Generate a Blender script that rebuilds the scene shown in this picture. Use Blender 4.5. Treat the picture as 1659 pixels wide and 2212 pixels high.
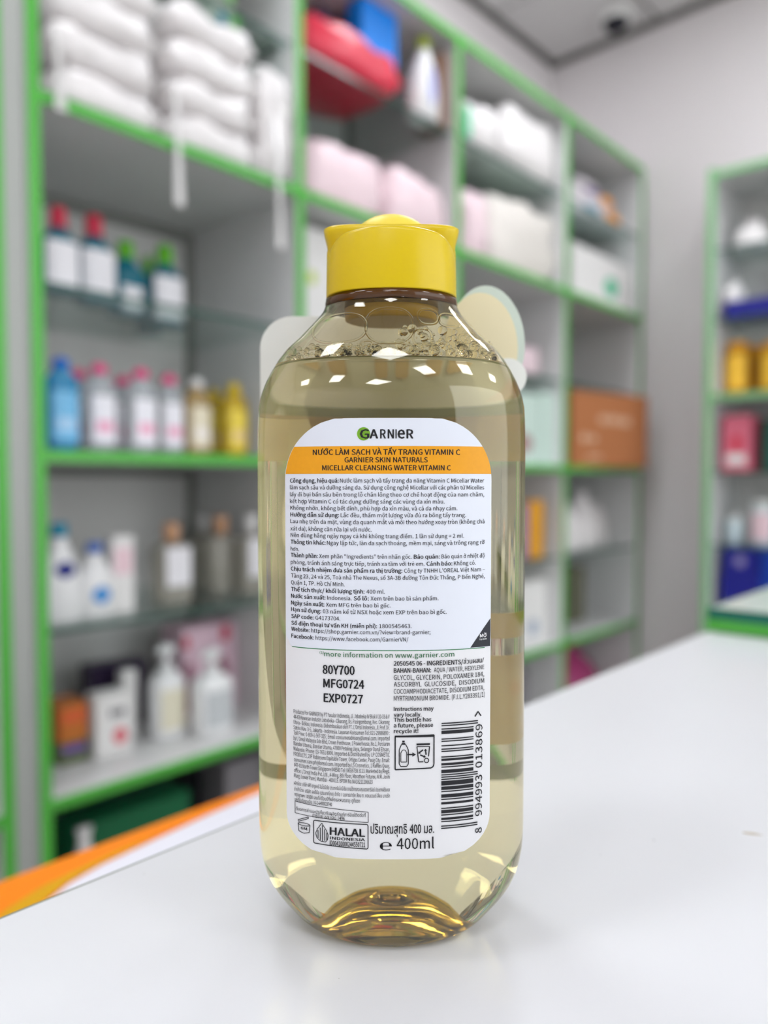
import bpy, bmesh, math, random
from math import sin, cos, pi, radians
from mathutils import Vector, Matrix

# ------------------------------------------------------------------ scene, camera, light
S = bpy.context.scene
COL = S.collection
for o in list(bpy.data.objects): bpy.data.objects.remove(o)
S.view_settings.view_transform = 'Standard'
S.view_settings.look = 'None'
S.view_settings.gamma = 1.0
S.view_settings.use_curve_mapping = False
S.view_settings.exposure = 0.13
S.cycles.max_bounces = 18
S.cycles.transmission_bounces = 16
S.cycles.transparent_max_bounces = 12
S.cycles.glossy_bounces = 8
S.cycles.diffuse_bounces = 4
S.cycles.sample_clamp_indirect = 6.0
S.cycles.blur_glossy = 0.3
S.cycles.use_denoising = True
S.cycles.adaptive_threshold = .018

# world axes: +X runs along the shelf wall away from the camera, +Y points at the shelf wall, z = 0 is the counter top
VIEW = radians(42.2)
cam_d = bpy.data.cameras.new('camera')
cam = bpy.data.objects.new('camera', cam_d); COL.objects.link(cam)
cam.location = (0, 0, .123)
cam.rotation_euler = (radians(90-2.32), 0, VIEW-pi/2)
cam_d.sensor_fit = 'VERTICAL'; cam_d.sensor_height = 36.0; cam_d.sensor_width = 27.0
cam_d.lens = 1650/2212*36.0
cam_d.clip_start = .01; cam_d.clip_end = 50
cam_d.dof.use_dof = True
cam_d.dof.focus_distance = .190
cam_d.dof.aperture_fstop = 6.2
S.camera = cam

world = bpy.data.worlds.new('shop_daylight'); S.world = world
world.use_nodes = True
bg = world.node_tree.nodes['Background']
bg.inputs['Color'].default_value = (.93, .96, 1, 1)
bg.inputs['Strength'].default_value = 2.5
PANEL_STRENGTH = 16.5

# ------------------------------------------------------------------ materials
def lin(c):
    return tuple((v/255/12.92 if v <= 10 else ((v/255+.055)/1.055)**2.4) for v in c)
MATS = {}
def mat(name, rgb=(200,200,200), rough=.45, spec=.4, trans=0, ior=1.45, noise=0.0, scale=20, bump=0.0, emit=0, sheen=0, alpha=1):
    if name in MATS: return MATS[name]
    m = bpy.data.materials.new(name); m.use_nodes = True
    nt = m.node_tree; p = nt.nodes['Principled BSDF']
    c = lin(rgb)+(1,)
    p.inputs['Base Color'].default_value = c
    p.inputs['Roughness'].default_value = rough
    p.inputs['Specular IOR Level'].default_value = spec
    p.inputs['IOR'].default_value = ior
    p.inputs['Transmission Weight'].default_value = trans
    if emit:
        p.inputs['Emission Color'].default_value = c
        p.inputs['Emission Strength'].default_value = emit
    if noise or bump:
        tc = nt.nodes.new('ShaderNodeTexCoord'); nz = nt.nodes.new('ShaderNodeTexNoise')
        nz.inputs['Scale'].default_value = scale; nz.inputs['Detail'].default_value = 4
        nt.links.new(tc.outputs['Object'], nz.inputs['Vector'])
        if noise:
            mx = nt.nodes.new('ShaderNodeMix'); mx.data_type = 'RGBA'
            mx.inputs[6].default_value = tuple(v*(1-noise) for v in c[:3])+(1,)
            mx.inputs[7].default_value = tuple(min(1, v*(1+noise)) for v in c[:3])+(1,)
            nt.links.new(nz.outputs['Fac'], mx.inputs[0]); nt.links.new(mx.outputs[2], p.inputs['Base Color'])
        if bump:
            b = nt.nodes.new('ShaderNodeBump'); b.inputs['Strength'].default_value = bump; b.inputs['Distance'].default_value = .01
            nt.links.new(nz.outputs['Fac'], b.inputs['Height']); nt.links.new(b.outputs['Normal'], p.inputs['Normal'])
    MATS[name] = m
    return m
def glass(name, rgb_lin, ior, rough=0.0):
    m = bpy.data.materials.new(name); m.use_nodes = True; nt = m.node_tree
    nt.nodes.remove(nt.nodes['Principled BSDF'])
    g = nt.nodes.new('ShaderNodeBsdfGlass'); g.inputs['Color'].default_value = tuple(rgb_lin)+(1,)
    g.inputs['IOR'].default_value = ior; g.inputs['Roughness'].default_value = rough
    nt.links.new(g.outputs[0], nt.nodes['Material Output'].inputs['Surface'])
    MATS[name] = m; return m
def thin_film(name, rgb_lin, opacity, trans_lin, through=.45):
    "printed film: part diffuse print, part clear"
    m = bpy.data.materials.new(name); m.use_nodes = True; nt = m.node_tree
    nt.nodes.remove(nt.nodes['Principled BSDF'])
    d = nt.nodes.new('ShaderNodeBsdfDiffuse'); d.inputs['Color'].default_value = tuple(rgb_lin)+(1,)
    tl = nt.nodes.new('ShaderNodeBsdfTranslucent'); tl.inputs['Color'].default_value = tuple(rgb_lin)+(1,)
    ad = nt.nodes.new('ShaderNodeMixShader'); ad.inputs[0].default_value = through
    t = nt.nodes.new('ShaderNodeBsdfTransparent'); t.inputs['Color'].default_value = tuple(trans_lin)+(1,)
    mx = nt.nodes.new('ShaderNodeMixShader'); mx.inputs[0].default_value = opacity
    nt.links.new(d.outputs[0], ad.inputs[1]); nt.links.new(tl.outputs[0], ad.inputs[2])
    nt.links.new(t.outputs[0], mx.inputs[1]); nt.links.new(ad.outputs[0], mx.inputs[2])
    nt.links.new(mx.outputs[0], nt.nodes['Material Output'].inputs['Surface'])
    MATS[name] = m; return m

C = dict(packwhite=(236,232,231), packred=(226,62,84), packpurple=(96,62,92), packpink=(240,216,222), packcream=(228,222,215),
 baggrey=(176,182,172), bagdark=(120,126,120), bagpale=(222,216,220), boxwhite=(234,232,230), boxmint=(206,226,216), pinkbox=(226,192,206),
 olivebox=(92,108,62), purple=(120,78,160), orangebrown=(196,112,40), orangered=(222,100,50), darkpurple=(42,26,58), navydark=(24,26,66),
 darkgreen=(0,96,56), nearblack=(30,30,36), greybox=(128,124,128), brightblue=(0,136,240), brownbox=(130,100,84), lilac=(150,128,172),
 orangeyellow=(232,164,32), navy=(34,36,140), pinkred=(222,112,134), maroon=(140,34,60), darkteal=(40,92,80), blue2=(24,66,170),
 magenta=(176,66,120), oliveshade=(104,104,84), red=(196,40,70), lime=(92,176,30), blue=(28,104,200), pink=(236,78,140), white=(236,234,232),
 yellow=(226,196,20), teal=(40,140,170), denim=(86,120,196), tan=(206,160,124), limeyellow=(160,180,20), micblue=(60,160,215),
 navyprint=(30,40,130), sky=(80,150,215), lavender=(150,156,222), green=(110,190,90), orange=(240,160,50), mintgreen=(90,210,160),
 redprint=(222,110,120), pinkpale=(238,206,214), limedot=(190,214,40), pinkbrown=(170,130,130), bluegrey=(160,172,190), greenoval=(80,196,150),
 redmark=(214,60,80), emblem=(150,140,190), cream=(226,220,196), greyprint=(196,200,202), amberlabel=(246,194,60), tealbody=(30,130,150),
 bodywhite=(238,238,238), print=(70,72,80), picture=(130,60,82))
def cm(key, **k): return mat('plastic_'+key, C[key], **k)

M_green  = mat('green_edge_band', (82,176,66), rough=.35)
M_white  = mat('white_laminate', (212,212,211), rough=.4, noise=.02, scale=6)
M_back   = mat('back_panel_laminate', (204,203,200), rough=.5, noise=.02, scale=4)
M_filler = mat('grey_filler', (178,180,176), rough=.5)
M_wall   = mat('wall_paint', (222,217,217), rough=.8, noise=.02, scale=2)
M_ceil   = mat('ceiling_tile', (205,203,202), rough=.9, noise=.03, scale=60)
M_trim   = mat('ceiling_trim', (104,102,98), rough=.6)
M_floor  = mat('floor_tile', (176,172,166), rough=.35, noise=.06, scale=3)
M_gedge  = mat('glass_edge_green', (50,84,74), rough=.15)
M_ceilw  = mat('lamp_frame', (240,240,240), rough=.4)

M_lamp = mat('lamp_diffuser', (247,250,255), emit=PANEL_STRENGTH)
def glass_pane_mat():
    m = bpy.data.materials.new('shelf_glass'); m.use_nodes = True; nt = m.node_tree
    nt.nodes.remove(nt.nodes['Principled BSDF'])
    t = nt.nodes.new('ShaderNodeBsdfTransparent'); t.inputs['Color'].default_value = (.88,.94,.92,1)
    g = nt.nodes.new('ShaderNodeBsdfGlossy'); g.inputs['Roughness'].default_value = .03
    f = nt.nodes.new('ShaderNodeFresnel'); f.inputs['IOR'].default_value = 1.45
    mx = nt.nodes.new('ShaderNodeMixShader')
    ge = nt.nodes.new('ShaderNodeNewGeometry'); sb = nt.nodes.new('ShaderNodeMath'); sb.operation = 'SUBTRACT'; sb.inputs[0].default_value = 1
    mu = nt.nodes.new('ShaderNodeMath'); mu.operation = 'MULTIPLY'
    nt.links.new(ge.outputs['Backfacing'], sb.inputs[1]); nt.links.new(sb.outputs[0], mu.inputs[0]); nt.links.new(f.outputs[0], mu.inputs[1])
    nt.links.new(mu.outputs[0], mx.inputs[0]); nt.links.new(t.outputs[0], mx.inputs[1]); nt.links.new(g.outputs[0], mx.inputs[2])
    nt.links.new(mx.outputs[0], nt.nodes['Material Output'].inputs['Surface'])
    return m
M_glass = glass_pane_mat()

# ------------------------------------------------------------------ mesh helpers
def obj(name, verts, faces, m, parent=None, smooth=False):
    me = bpy.data.meshes.new(name); me.from_pydata([tuple(v) for v in verts], [], faces)
    me.materials.append(m)
    if smooth:
        for p in me.polygons: p.use_smooth = True
    me.update()
    o = bpy.data.objects.new(name, me); COL.objects.link(o)
    if parent: o.parent = parent
    return o
def bmobj(name, bm, m, parent=None, smooth=False):
    me = bpy.data.meshes.new(name); bm.to_mesh(me); bm.free(); me.materials.append(m)
    if smooth:
        for p in me.polygons: p.use_smooth = True
    o = bpy.data.objects.new(name, me); COL.objects.link(o)
    if parent: o.parent = parent
    return o
def box(name, lo, hi, m, parent=None, bevel=0.0, seg=1):
    bm = bmesh.new(); bmesh.ops.create_cube(bm, size=1)
    c = [(a+b)/2 for a, b in zip(lo, hi)]; s = [b-a for a, b in zip(lo, hi)]
    for v in bm.verts: v.co = Vector((v.co.x*s[0]+c[0], v.co.y*s[1]+c[1], v.co.z*s[2]+c[2]))
    if bevel: bmesh.ops.bevel(bm, geom=bm.edges[:], offset=bevel, segments=seg, affect='EDGES', profile=.5)
    return bmobj(name, bm, m, parent, smooth=False)
def empty(name, loc, rz=0):
    o = bpy.data.objects.new(name, None); o.empty_display_size = .02; COL.objects.link(o)
    o.location = loc; o.rotation_euler = (0, 0, rz); return o
def tag(o, label=None, cat=None, group=None, kind=None):
    if label: o['label'] = label
    if cat: o['category'] = cat
    if group: o['group'] = group
    if kind: o['kind'] = kind
    return o
def rings(name, rows, m, parent=None, N=32, cap0=True, cap1=True, smooth=True):
    "rows of (z, rx, ry, n[, cx, cy]) joined into a closed superellipse body"
    V, Fc = [], []
    for r in rows:
        z, rx, ry, n = r[:4]; cx, cy = (r[4], r[5]) if len(r) > 4 else (0, 0)
        for k in range(N):
            t = 2*pi*k/N; c, s = cos(t), sin(t); e = 2/n
            V.append((cx+rx*math.copysign(abs(c)**e, c), cy+ry*math.copysign(abs(s)**e, s), z))
    for i in range(len(rows)-1):
        for k in range(N):
            k2 = (k+1) % N
            Fc.append((i*N+k, i*N+k2, (i+1)*N+k2, (i+1)*N+k))
    if cap0: Fc.append(tuple(range(N-1, -1, -1)))
    if cap1: Fc.append(tuple(range((len(rows)-1)*N, len(rows)*N)))
    o = obj(name, V, Fc, m, parent, smooth)
    if smooth:
        for p in o.data.polygons:
            if len(p.vertices) > 4: p.use_smooth = False
    return o
def tube(name, pts, r, m, parent=None, N=8, closed=False):
    V, Fc = [], []; n = len(pts); P = [Vector(p) for p in pts]
    for i, p in enumerate(P):
        if closed: d = P[(i+1) % n]-P[i-1]
        else: d = P[min(i+1, n-1)]-P[max(i-1, 0)]
        d.normalize(); a = d.orthogonal() if abs(d.z) > .9 else d.cross(Vector((0,0,1)))
        a.normalize(); b = d.cross(a)
        for k in range(N):
            t = 2*pi*k/N; V.append(p+a*(r*cos(t))+b*(r*sin(t)))
    for i in range(n if closed else n-1):
        j = (i+1) % n
        for k in range(N):
            Fc.append((i*N+k, i*N+(k+1) % N, j*N+(k+1) % N, j*N+k))
    if not closed:
        Fc.append(tuple(range(N-1,-1,-1))); Fc.append(tuple(range((n-1)*N, n*N)))
    return obj(name, V, Fc, m, parent, True)
def plate(name, poly, y0, y1, m, parent=None, smooth=False):
    "polygon in x,z extruded from y0 to y1"
    n = len(poly); V = [(x, y0, z) for x, z in poly]+[(x, y1, z) for x, z in poly]
    Fc = [tuple(range(n)), tuple(range(2*n-1, n-1, -1))]+[(i, n+i, n+(i+1) % n, (i+1) % n) for i in range(n)]
    return obj(name, V, Fc, m, parent, smooth)
def ellipse(cx, cz, rx, rz, n=32): return [(cx+rx*cos(2*pi*k/n), cz+rz*sin(2*pi*k/n)) for k in range(n)]

# ------------------------------------------------------------------ the room
ZF, ZC = -.98, 2.20            # floor and ceiling heights relative to the counter top
XW, YW = 3.46, 2.0             # end wall, shelf wall
XB, YB = -3.4, -3.3
def struct(o): o['kind'] = 'structure'; return o
struct(box('floor', (XB-.1, YB-5, ZF-.05), (XW+.1, YW+.1, ZF), M_floor))
struct(box('wall_shelf', (XB, YW, ZF), (XW+.1, YW+.1, ZC+.1), M_wall))
struct(box('wall_end', (XW, YB, ZF), (XW+.1, YW, ZC+.1), M_wall))
struct(box('added_shade_wall', (XB-.1, YB-.1, ZF), (-.9, YB, ZC+.1), M_wall))  # unseen wall length added to keep frontal light off the bottle label
struct(box('wall_back', (XB-.1, YB, ZF), (XB, YW+.1, ZC+.1), M_wall))
ceil = struct(box('ceiling', (XB, YB, ZC+.012), (XW, YW, ZC+.1), M_trim))
T = .525
LAMPS = [(2,1),(1,3),(2,7),(5,1),(5,7),(8,2),(8,5),(8,7),(11,1),(11,4),(11,7)]
def tile_rect(i, j): return (XW-.02-T*(i+1)+.010, YW-.02-T*(j+1)+.010, XW-.02-T*i-.010, YW-.02-T*j-.010)
first = None
for i in range(13):
    for j in range(10):
        if (i, j) in LAMPS: continue
        x0, y0, x1, y1 = tile_rect(i, j)
        if first is None:
            first = box('ceiling_panel', (-(x1-x0)/2, -(y1-y0)/2, 0), ((x1-x0)/2, (y1-y0)/2, .012), M_ceil, ceil)
            t_ = first
        else:
            t_ = first.copy(); COL.objects.link(t_); t_.parent = ceil
        t_.location = ((x0+x1)/2, (y0+y1)/2, ZC)
struct(box('trim_1', (XB, YW-.022, ZC-.02), (XW, YW, ZC+.012), M_trim))
struct(box('trim_2', (XW-.022, YB, ZC-.02), (XW, YW-.022, ZC+.012), M_trim))
LN = ['end wall corner','end wall middle','far right corner','shelf wall','shop front','counter near the shelf','counter','counter back','entrance near shelf','entrance','entrance corner']
for q, (i, j) in enumerate(LAMPS):
    x0, y0, x1, y1 = tile_rect(i, j)
    L_ = tag(empty('ceiling_light', ((x0+x1)/2, (y0+y1)/2, ZC-.006)), 'square white ceiling light panel by the '+LN[q], 'light', 'square ceiling light panels')
    w = (x1-x0)/2
    V = [(-w,-w,0),(w,-w,0),(w,w,0),(-w,w,0)]; u = w-.02
    V += [(-u,-u,0),(u,-u,0),(u,u,0),(-u,u,0)]
    V += [(a, b, .018) for a, b, c in V]
    Fc = []
    for k in range(4):
        k2 = (k+1) % 4
        Fc += [(k, k2, 4+k2, 4+k), (8+k, 12+k, 12+k2, 8+k2), (k, 8+k, 8+k2, k2), (4+k, 4+k2, 12+k2, 12+k)]
    obj('frame', V, Fc, M_ceilw, L_)
    box('diffuser', (-u, -u, .004), (u, u, .012), M_lamp, L_)
# dome camera in the corner
dc = tag(empty('dome_camera', (3.28, 1.58, ZC)), 'small round dome camera on ceiling near the corner', 'camera')
rings('housing', [(0,.078,.078,2),(-.02,.078,.078,2),(-.034,.066,.066,2)], mat('camera_white',(225,225,222)), dc)
rings('lens_dome', [(-.032,.056,.056,2),(-.05,.052,.052,2),(-.07,.034,.034,2),(-.079,.012,.012,2),(-.08,.003,.003,2)], mat('camera_dark',(22,24,34),rough=.1), dc)

# ------------------------------------------------------------------ shelving along the wall
PT = .023                                     # board thickness
YS, YBK = 1.5, 1.985                          # shelf front, back panel
POSTS = [.654, 1.332, 2.008, 2.716, 3.404]
LEVELS = [-.525, .173, .865]; ZTOP, ZBOT = 1.535, -.955
GL = {0: (-.18, .515, 1.24), 1: (-.18, .515, 1.24), 2: (-.18, .515, 1.24), 3: (-.18, .515, 1.24)}
def make_unit(name, label, posts, parts_glass=True):
    u = tag(empty(name, ((posts[0]+posts[-1])/2, (YS+YBK)/2, ZF)), label, 'shelf', 'wall shelving units')
    ox, oy, oz = u.location
    def b(n, lo, hi, m, par=None, bev=0.0):
        return box(n, (lo[0]-ox, lo[1]-oy, lo[2]-oz), (hi[0]-ox, hi[1]-oy, hi[2]-oz), m, par or u, bev)
    for x in posts:
        p = b('side_panel', (x-PT/2, YS, ZF), (x+PT/2, YBK, ZTOP+PT/2), M_white)
        b('edge_band', (x-PT/2-.0005, YS-.003, ZF), (x+PT/2+.0005, YS, ZTOP+PT/2+.001), M_green, p)
    for k in range(len(posts)-1):
        x0, x1 = posts[k]+PT/2, posts[k+1]-PT/2
        for z in [ZBOT]+LEVELS+[ZTOP]:
            s = b('shelf_board', (x0, YS, z-PT/2), (x1, YBK, z+PT/2), M_white)
            b('edge_band', (x0, YS-.003, z-PT/2-.0005), (x1, YS, z+PT/2+.0005), M_green, s)
        if parts_glass:
            for z in (-.18, .515, 1.24):
                g = b('glass_shelf', (x0, YS+.02, z-.0065), (x1, YBK-.03, z+.0035), M_glass)
                b('ground_edge', (x0, YS+.018, z-.0065), (x1, YS+.02, z+.0035), M_gedge, g)
                for xx in (x0+.004, x1-.004):
                    for yy in (YS+.06, YBK-.08): b('shelf_pin', (xx-.004, yy-.004, z-.0125), (xx+.004, yy+.004, z-.0067), mat('steel_pin',(170,170,170),rough=.3), g)
        bk = b('back_panel', (x0, YBK-.008, ZBOT+PT/2), (x1, YBK, ZTOP-PT/2), M_back)
        M_bat = mat('grey_batten', (128,130,124), rough=.5)
        for q, z in enumerate([ZBOT]+LEVELS):
            zt = (LEVELS+[ZTOP])[q]-PT/2
            b('corner_batten', (x1-.022, YBK-.022, z+PT/2), (x1, YBK-.008, zt), M_bat, bk)
            b('top_batten', (x0, YBK-.022, zt-.026), (x1-.022, YBK-.008, zt), M_bat, bk)
    return u
make_unit('wall_shelving', 'long white four bay wall shelving with bright green edges', POSTS)
make_unit('wall_shelving', 'white shelving bay with green edge at the left picture border', [-.10, .583])
fl = tag(box('filler_strip', (.596, YS+.012, ZF), (.641, YS+.03, ZTOP), M_filler), 'flat grey upright filler between the two green edged shelving units', 'panel')

# ------------------------------------------------------------------ cabinet on the end wall
XC = 3.12
cb = tag(empty('display_cabinet', ((XC+XW)/2, .4, ZF)), 'tall green framed display cabinet against the end wall', 'cabinet')
def cbx(n, lo, hi, m, par=None):
    ox, oy, oz = cb.location
    return box(n, (lo[0]-ox, lo[1]-oy, lo[2]-oz), (hi[0]-ox, hi[1]-oy, hi[2]-oz), m, par or cb)
CY0, CY1, CTOP = -.30, 1.105, 1.345
M_cg = mat('cabinet_green', (130,190,130), rough=.35)
for y in (CY0, (CY0+CY1)/2, CY1-.026):
    p = cbx('side_panel', (XC, y, ZF), (XW-.01, y+.026, CTOP), M_white)
    cbx('edge_band', (XC-.004, y-.001, ZF), (XC, y+.027, CTOP), M_cg, p)
for k in range(2):
    y0 = CY0+.026 if k == 0 else (CY0+CY1)/2+.026; y1 = (CY0+CY1)/2 if k == 0 else CY1-.026
    for z in (-.435, .453, CTOP-.026, ZF+.06):
        s = cbx('shelf_board', (XC, y0, z-.0115), (XW-.01, y1, z+.0115), M_white)
        cbx('edge_band', (XC-.004, y0, z-.012), (XC, y1, z+.012), M_cg, s)
    for z in (-.135, .158, .755, 1.03):
        g = cbx('glass_shelf', (XC+.02, y0, z-.004), (XW-.03, y1, z+.0035), M_glass)
        cbx('ground_edge', (XC+.018, y0, z-.004), (XC+.02, y1, z+.0035), M_gedge, g)
    cbx('back_panel', (XW-.018, y0, ZF), (XW-.012, y1, CTOP), M_back)

# ------------------------------------------------------------------ counter, ledge, glass counter
def counter_mat():
    m = mat('counter_white', (223,223,226), rough=.28, spec=.35)
    nt = m.node_tree; p = nt.nodes['Principled BSDF']
    tc = nt.nodes.new('ShaderNodeTexCoord')
    vo = nt.nodes.new('ShaderNodeTexVoronoi'); vo.inputs['Scale'].default_value = 95; vo.inputs['Randomness'].default_value = 1
    nt.links.new(tc.outputs['Object'], vo.inputs['Vector'])
    nz = nt.nodes.new('ShaderNodeTexNoise'); nz.inputs['Scale'].default_value = 45; nt.links.new(tc.outputs['Object'], nz.inputs['Vector'])
    mr = nt.nodes.new('ShaderNodeMapRange'); mr.inputs[1].default_value = .5; mr.inputs[2].default_value = .78; mr.inputs[3].default_value = 0.0; mr.inputs[4].default_value = .075
    nt.links.new(nz.outputs['Fac'], mr.inputs[0])
    lt = nt.nodes.new('ShaderNodeMath'); lt.operation = 'LESS_THAN'
    nt.links.new(vo.outputs['Distance'], lt.inputs[0]); nt.links.new(mr.outputs[0], lt.inputs[1])
    mx = nt.nodes.new('ShaderNodeMix'); mx.data_type = 'RGBA'
    mx.inputs[6].default_value = lin((223,223,226))+(1,); mx.inputs[7].default_value = lin((176,174,172))+(1,)
    nt.links.new(lt.outputs[0], mx.inputs[0]); nt.links.new(mx.outputs[2], p.inputs['Base Color'])
    return m
M_counter = counter_mat()
ct = tag(empty('shop_counter', (-.2, -.2, ZF)), 'white laminate shop counter under the yellow bottle', 'counter')
YE = .222
def ctx(n, lo, hi, m, par=None, bev=0):
    ox, oy, oz = ct.location
    return box(n, (lo[0]-ox, lo[1]-oy, lo[2]-oz), (hi[0]-ox, hi[1]-oy, hi[2]-oz), m, par or ct, bev)
top = ctx('counter_top', (-1.3, -.55, -.028), (.636, YE-.0012, 0), M_counter)
ctx('edge_band', (-1.3, YE-.0012, -.028), (.636, YE, -.0002), mat('edge_grey_green',(128,134,120),rough=.4), top)
ctx('front_panel', (-1.28, YE-.03, ZF), (.62, YE-.012, -.028), M_white)
ctx('end_panel', (-1.28, -.5, ZF), (-1.26, YE-.03, -.028), M_white)
ctx('end_panel', (.60, -.5, ZF), (.62, YE-.03, -.028), M_white)
# the lower ledge on the customers' side, with its printed sheet
lg = tag(empty('customer_ledge', (.1, .33, ZF)), 'low white ledge along the far side of the counter', 'ledge')
def lgx(n, lo, hi, m, par=None, bev=0):
    ox, oy, oz = lg.location
    return box(n, (lo[0]-ox, lo[1]-oy, lo[2]-oz), (hi[0]-ox, hi[1]-oy, hi[2]-oz), m, par or lg, bev)
M_ledge = mat('ledge_white', (238,237,246), rough=.3)
lgx('ledge_top', (-.45, YE+.002, -.125), (.52, .438, -.1), M_ledge)
lgx('support_panel', (-.43, YE+.004, ZF), (.50, YE+.03, -.125), M_ledge)
lgx('support_panel', (-.43, .39, ZF), (.50, .41, -.125), M_ledge)
sh = tag(empty('printed_sheet', (.1, .33, -.1)), 'glossy sheet with orange and yellow sweep on the low ledge', 'sheet')
def flat(name, pts, z0, z1, m, par):
    ox, oy, oz = sh.location; n = len(pts)
    V = [(x-ox, y-oy, z0) for x, y in pts]+[(x-ox, y-oy, z1) for x, y in pts]
    Fc = [tuple(range(n-1,-1,-1)), tuple(range(n, 2*n))]+[(i, (i+1) % n, n+(i+1) % n, n+i) for i in range(n)]
    return obj(name, V, Fc, m, par)
org = [(-.40,.4365),(-.40,.25),(.05,.25),(.10,.33),(.14,.372),(.17,.397),(.19,.408),(.212,.414),(.249,.419),(.289,.424),(.338,.428),(.42,.431),(.50,.433),(.515,.4365)]
flat('orange_print', org[::-1][::-1], .0003, .0009, mat('orange_ink',(255,140,16),rough=.3), sh)
yel = [(-.02,.252),(.05,.252),(.10,.332),(.14,.373),(.168,.397),(.19,.4085),(.214,.415),(.252,.420),(.228,.4205),(.206,.418),(.178,.414),(.155,.405),(.11,.37),(.05,.30)]
flat('yellow_print', yel, .0009, .0013, mat('yellow_ink',(226,166,10),rough=.3), sh)
# smudge on the counter
fk = tag(obj('brown_flake', [(0,0,0),(.0015,-.0006,0),(.004,-.0004,0),(.0068,.0001,0),(.004,.0007,0),(.001,.0008,0)]+[(.0005,.0001,.0003),(.0035,.0001,.0005),(.006,.0001,.0002)],
   [(0,1,6),(1,2,7,6),(2,3,8,7),(3,4,8),(4,7,8),(4,5,6,7),(5,0,6),(0,5,4,3,2,1)], mat('flake_brown',(196,184,164),rough=.7)), 'tiny pale brown flake lying on the counter at right', 'flake')
fk.location = (.2785, .0835, .0001); fk.rotation_euler = (0, 0, radians(-66))

gc = tag(empty('glass_counter', (.95, -.3, ZF)), 'glass topped counter with green edge at right end of white counter', 'counter')
def gcx(n, lo, hi, m, par=None):
    ox, oy, oz = gc.location
    return box(n, (lo[0]-ox, lo[1]-oy, lo[2]-oz), (hi[0]-ox, hi[1]-oy, hi[2]-oz), m, par or gc)
fr = gcx('green_frame', (.640, -.9, .0005), (.652, .2215, .010), M_green)
gcx('side_rail', (.652, .2100, .0005), (1.14, .2215, .010), M_green, fr)
gcx('top_board', (.652, -.9, .0005), (1.14, .2100, .0098), M_white)
M_gtop = mat('counter_glass', (206,220,214), rough=.22, spec=.25)
M_gte = mat('counter_glass_edge', (16,104,86), rough=.15)
gp = gcx('glass_top', (.6425, -.9, .0103), (1.14, .219, .0195), M_gtop)
gcx('ground_edge', (.640, -.9, .0103), (.6425, .2215, .0195), M_gte, gp)
gcx('ground_edge', (.6425, .219, .0103), (1.14, .2215, .0195), M_gte, gp)
gcx('cabinet_body', (.642, -.9, ZF), (1.13, .215, .0004), M_white)

PROFILE = [(0,21.4,15.0,2.1),(.6,22.6,16.0,2.1),(2.3,25.2,17.9,2.15),(6.6,29,20.3,2.25),(11.5,32.5,22.9,2.35),
 (17,35,24.9,2.45),(23.5,36.3,26,2.5),(30,36.6,26.2,2.5),(80,36.5,26.2,2.5),(133,36.4,26.1,2.5),(142.3,36.1,25.9,2.45),(147,35,25.2,2.4),
 (152.2,32.7,23.8,2.3),(158,28.9,21.3,2.2),(161,25.8,19.4,2.1),(164,22.9,17.6,2.05),(166.1,20.9,16.4,2),
 (168.8,18.7,15,2),(171,17.9,14.4,2),(172.3,17.6,14.2,2),(173.5,16.8,13.6,2),(179,15,12.6,2)]
def pchip(tab, k, z):
    n = len(tab)
    if z <= tab[0][0]: return tab[0][k]
    if z >= tab[-1][0]: return tab[-1][k]
    i = 0
    while tab[i+1][0] < z: i += 1
    h = [tab[j+1][0]-tab[j][0] for j in range(n-1)]
    dl = [(tab[j+1][k]-tab[j][k])/h[j] for j in range(n-1)]
    def m(j):
        if j == 0: return dl[0]
        if j == n-1: return dl[-1]
        if dl[j-1]*dl[j] <= 0: return 0.0
        w1 = 2*h[j]+h[j-1]; w2 = h[j]+2*h[j-1]
        return (w1+w2)/(w1/dl[j-1]+w2/dl[j])
    t = (z-tab[i][0])/h[i]
    return ((1+2*t)*(1-t)**2*tab[i][k] + t*(1-t)**2*h[i]*m(i) + t*t*(3-2*t)*tab[i+1][k] + t*t*(t-1)*h[i]*m(i+1))
PTAB = [tuple(pchip(PROFILE, k, i*.1) for k in (1,2,3)) for i in range(1792)]
def prof(z):
    t = min(max(z*10, 0), 1790); i = int(t); f = t-i; A_, B_ = PTAB[i], PTAB[i+1]
    return A_[0]+(B_[0]-A_[0])*f, A_[1]+(B_[1]-A_[1])*f, A_[2]+(B_[2]-A_[2])*f
def front_y(x, z, off=0.0):
    "depth of the front (camera) side of the bottle at local x, height z, in mm, pushed out by off"
    a, b, n = prof(z); a += off; b += off
    return -b*max(0.0, 1-abs(x/a)**n)**(1/n)

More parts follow.
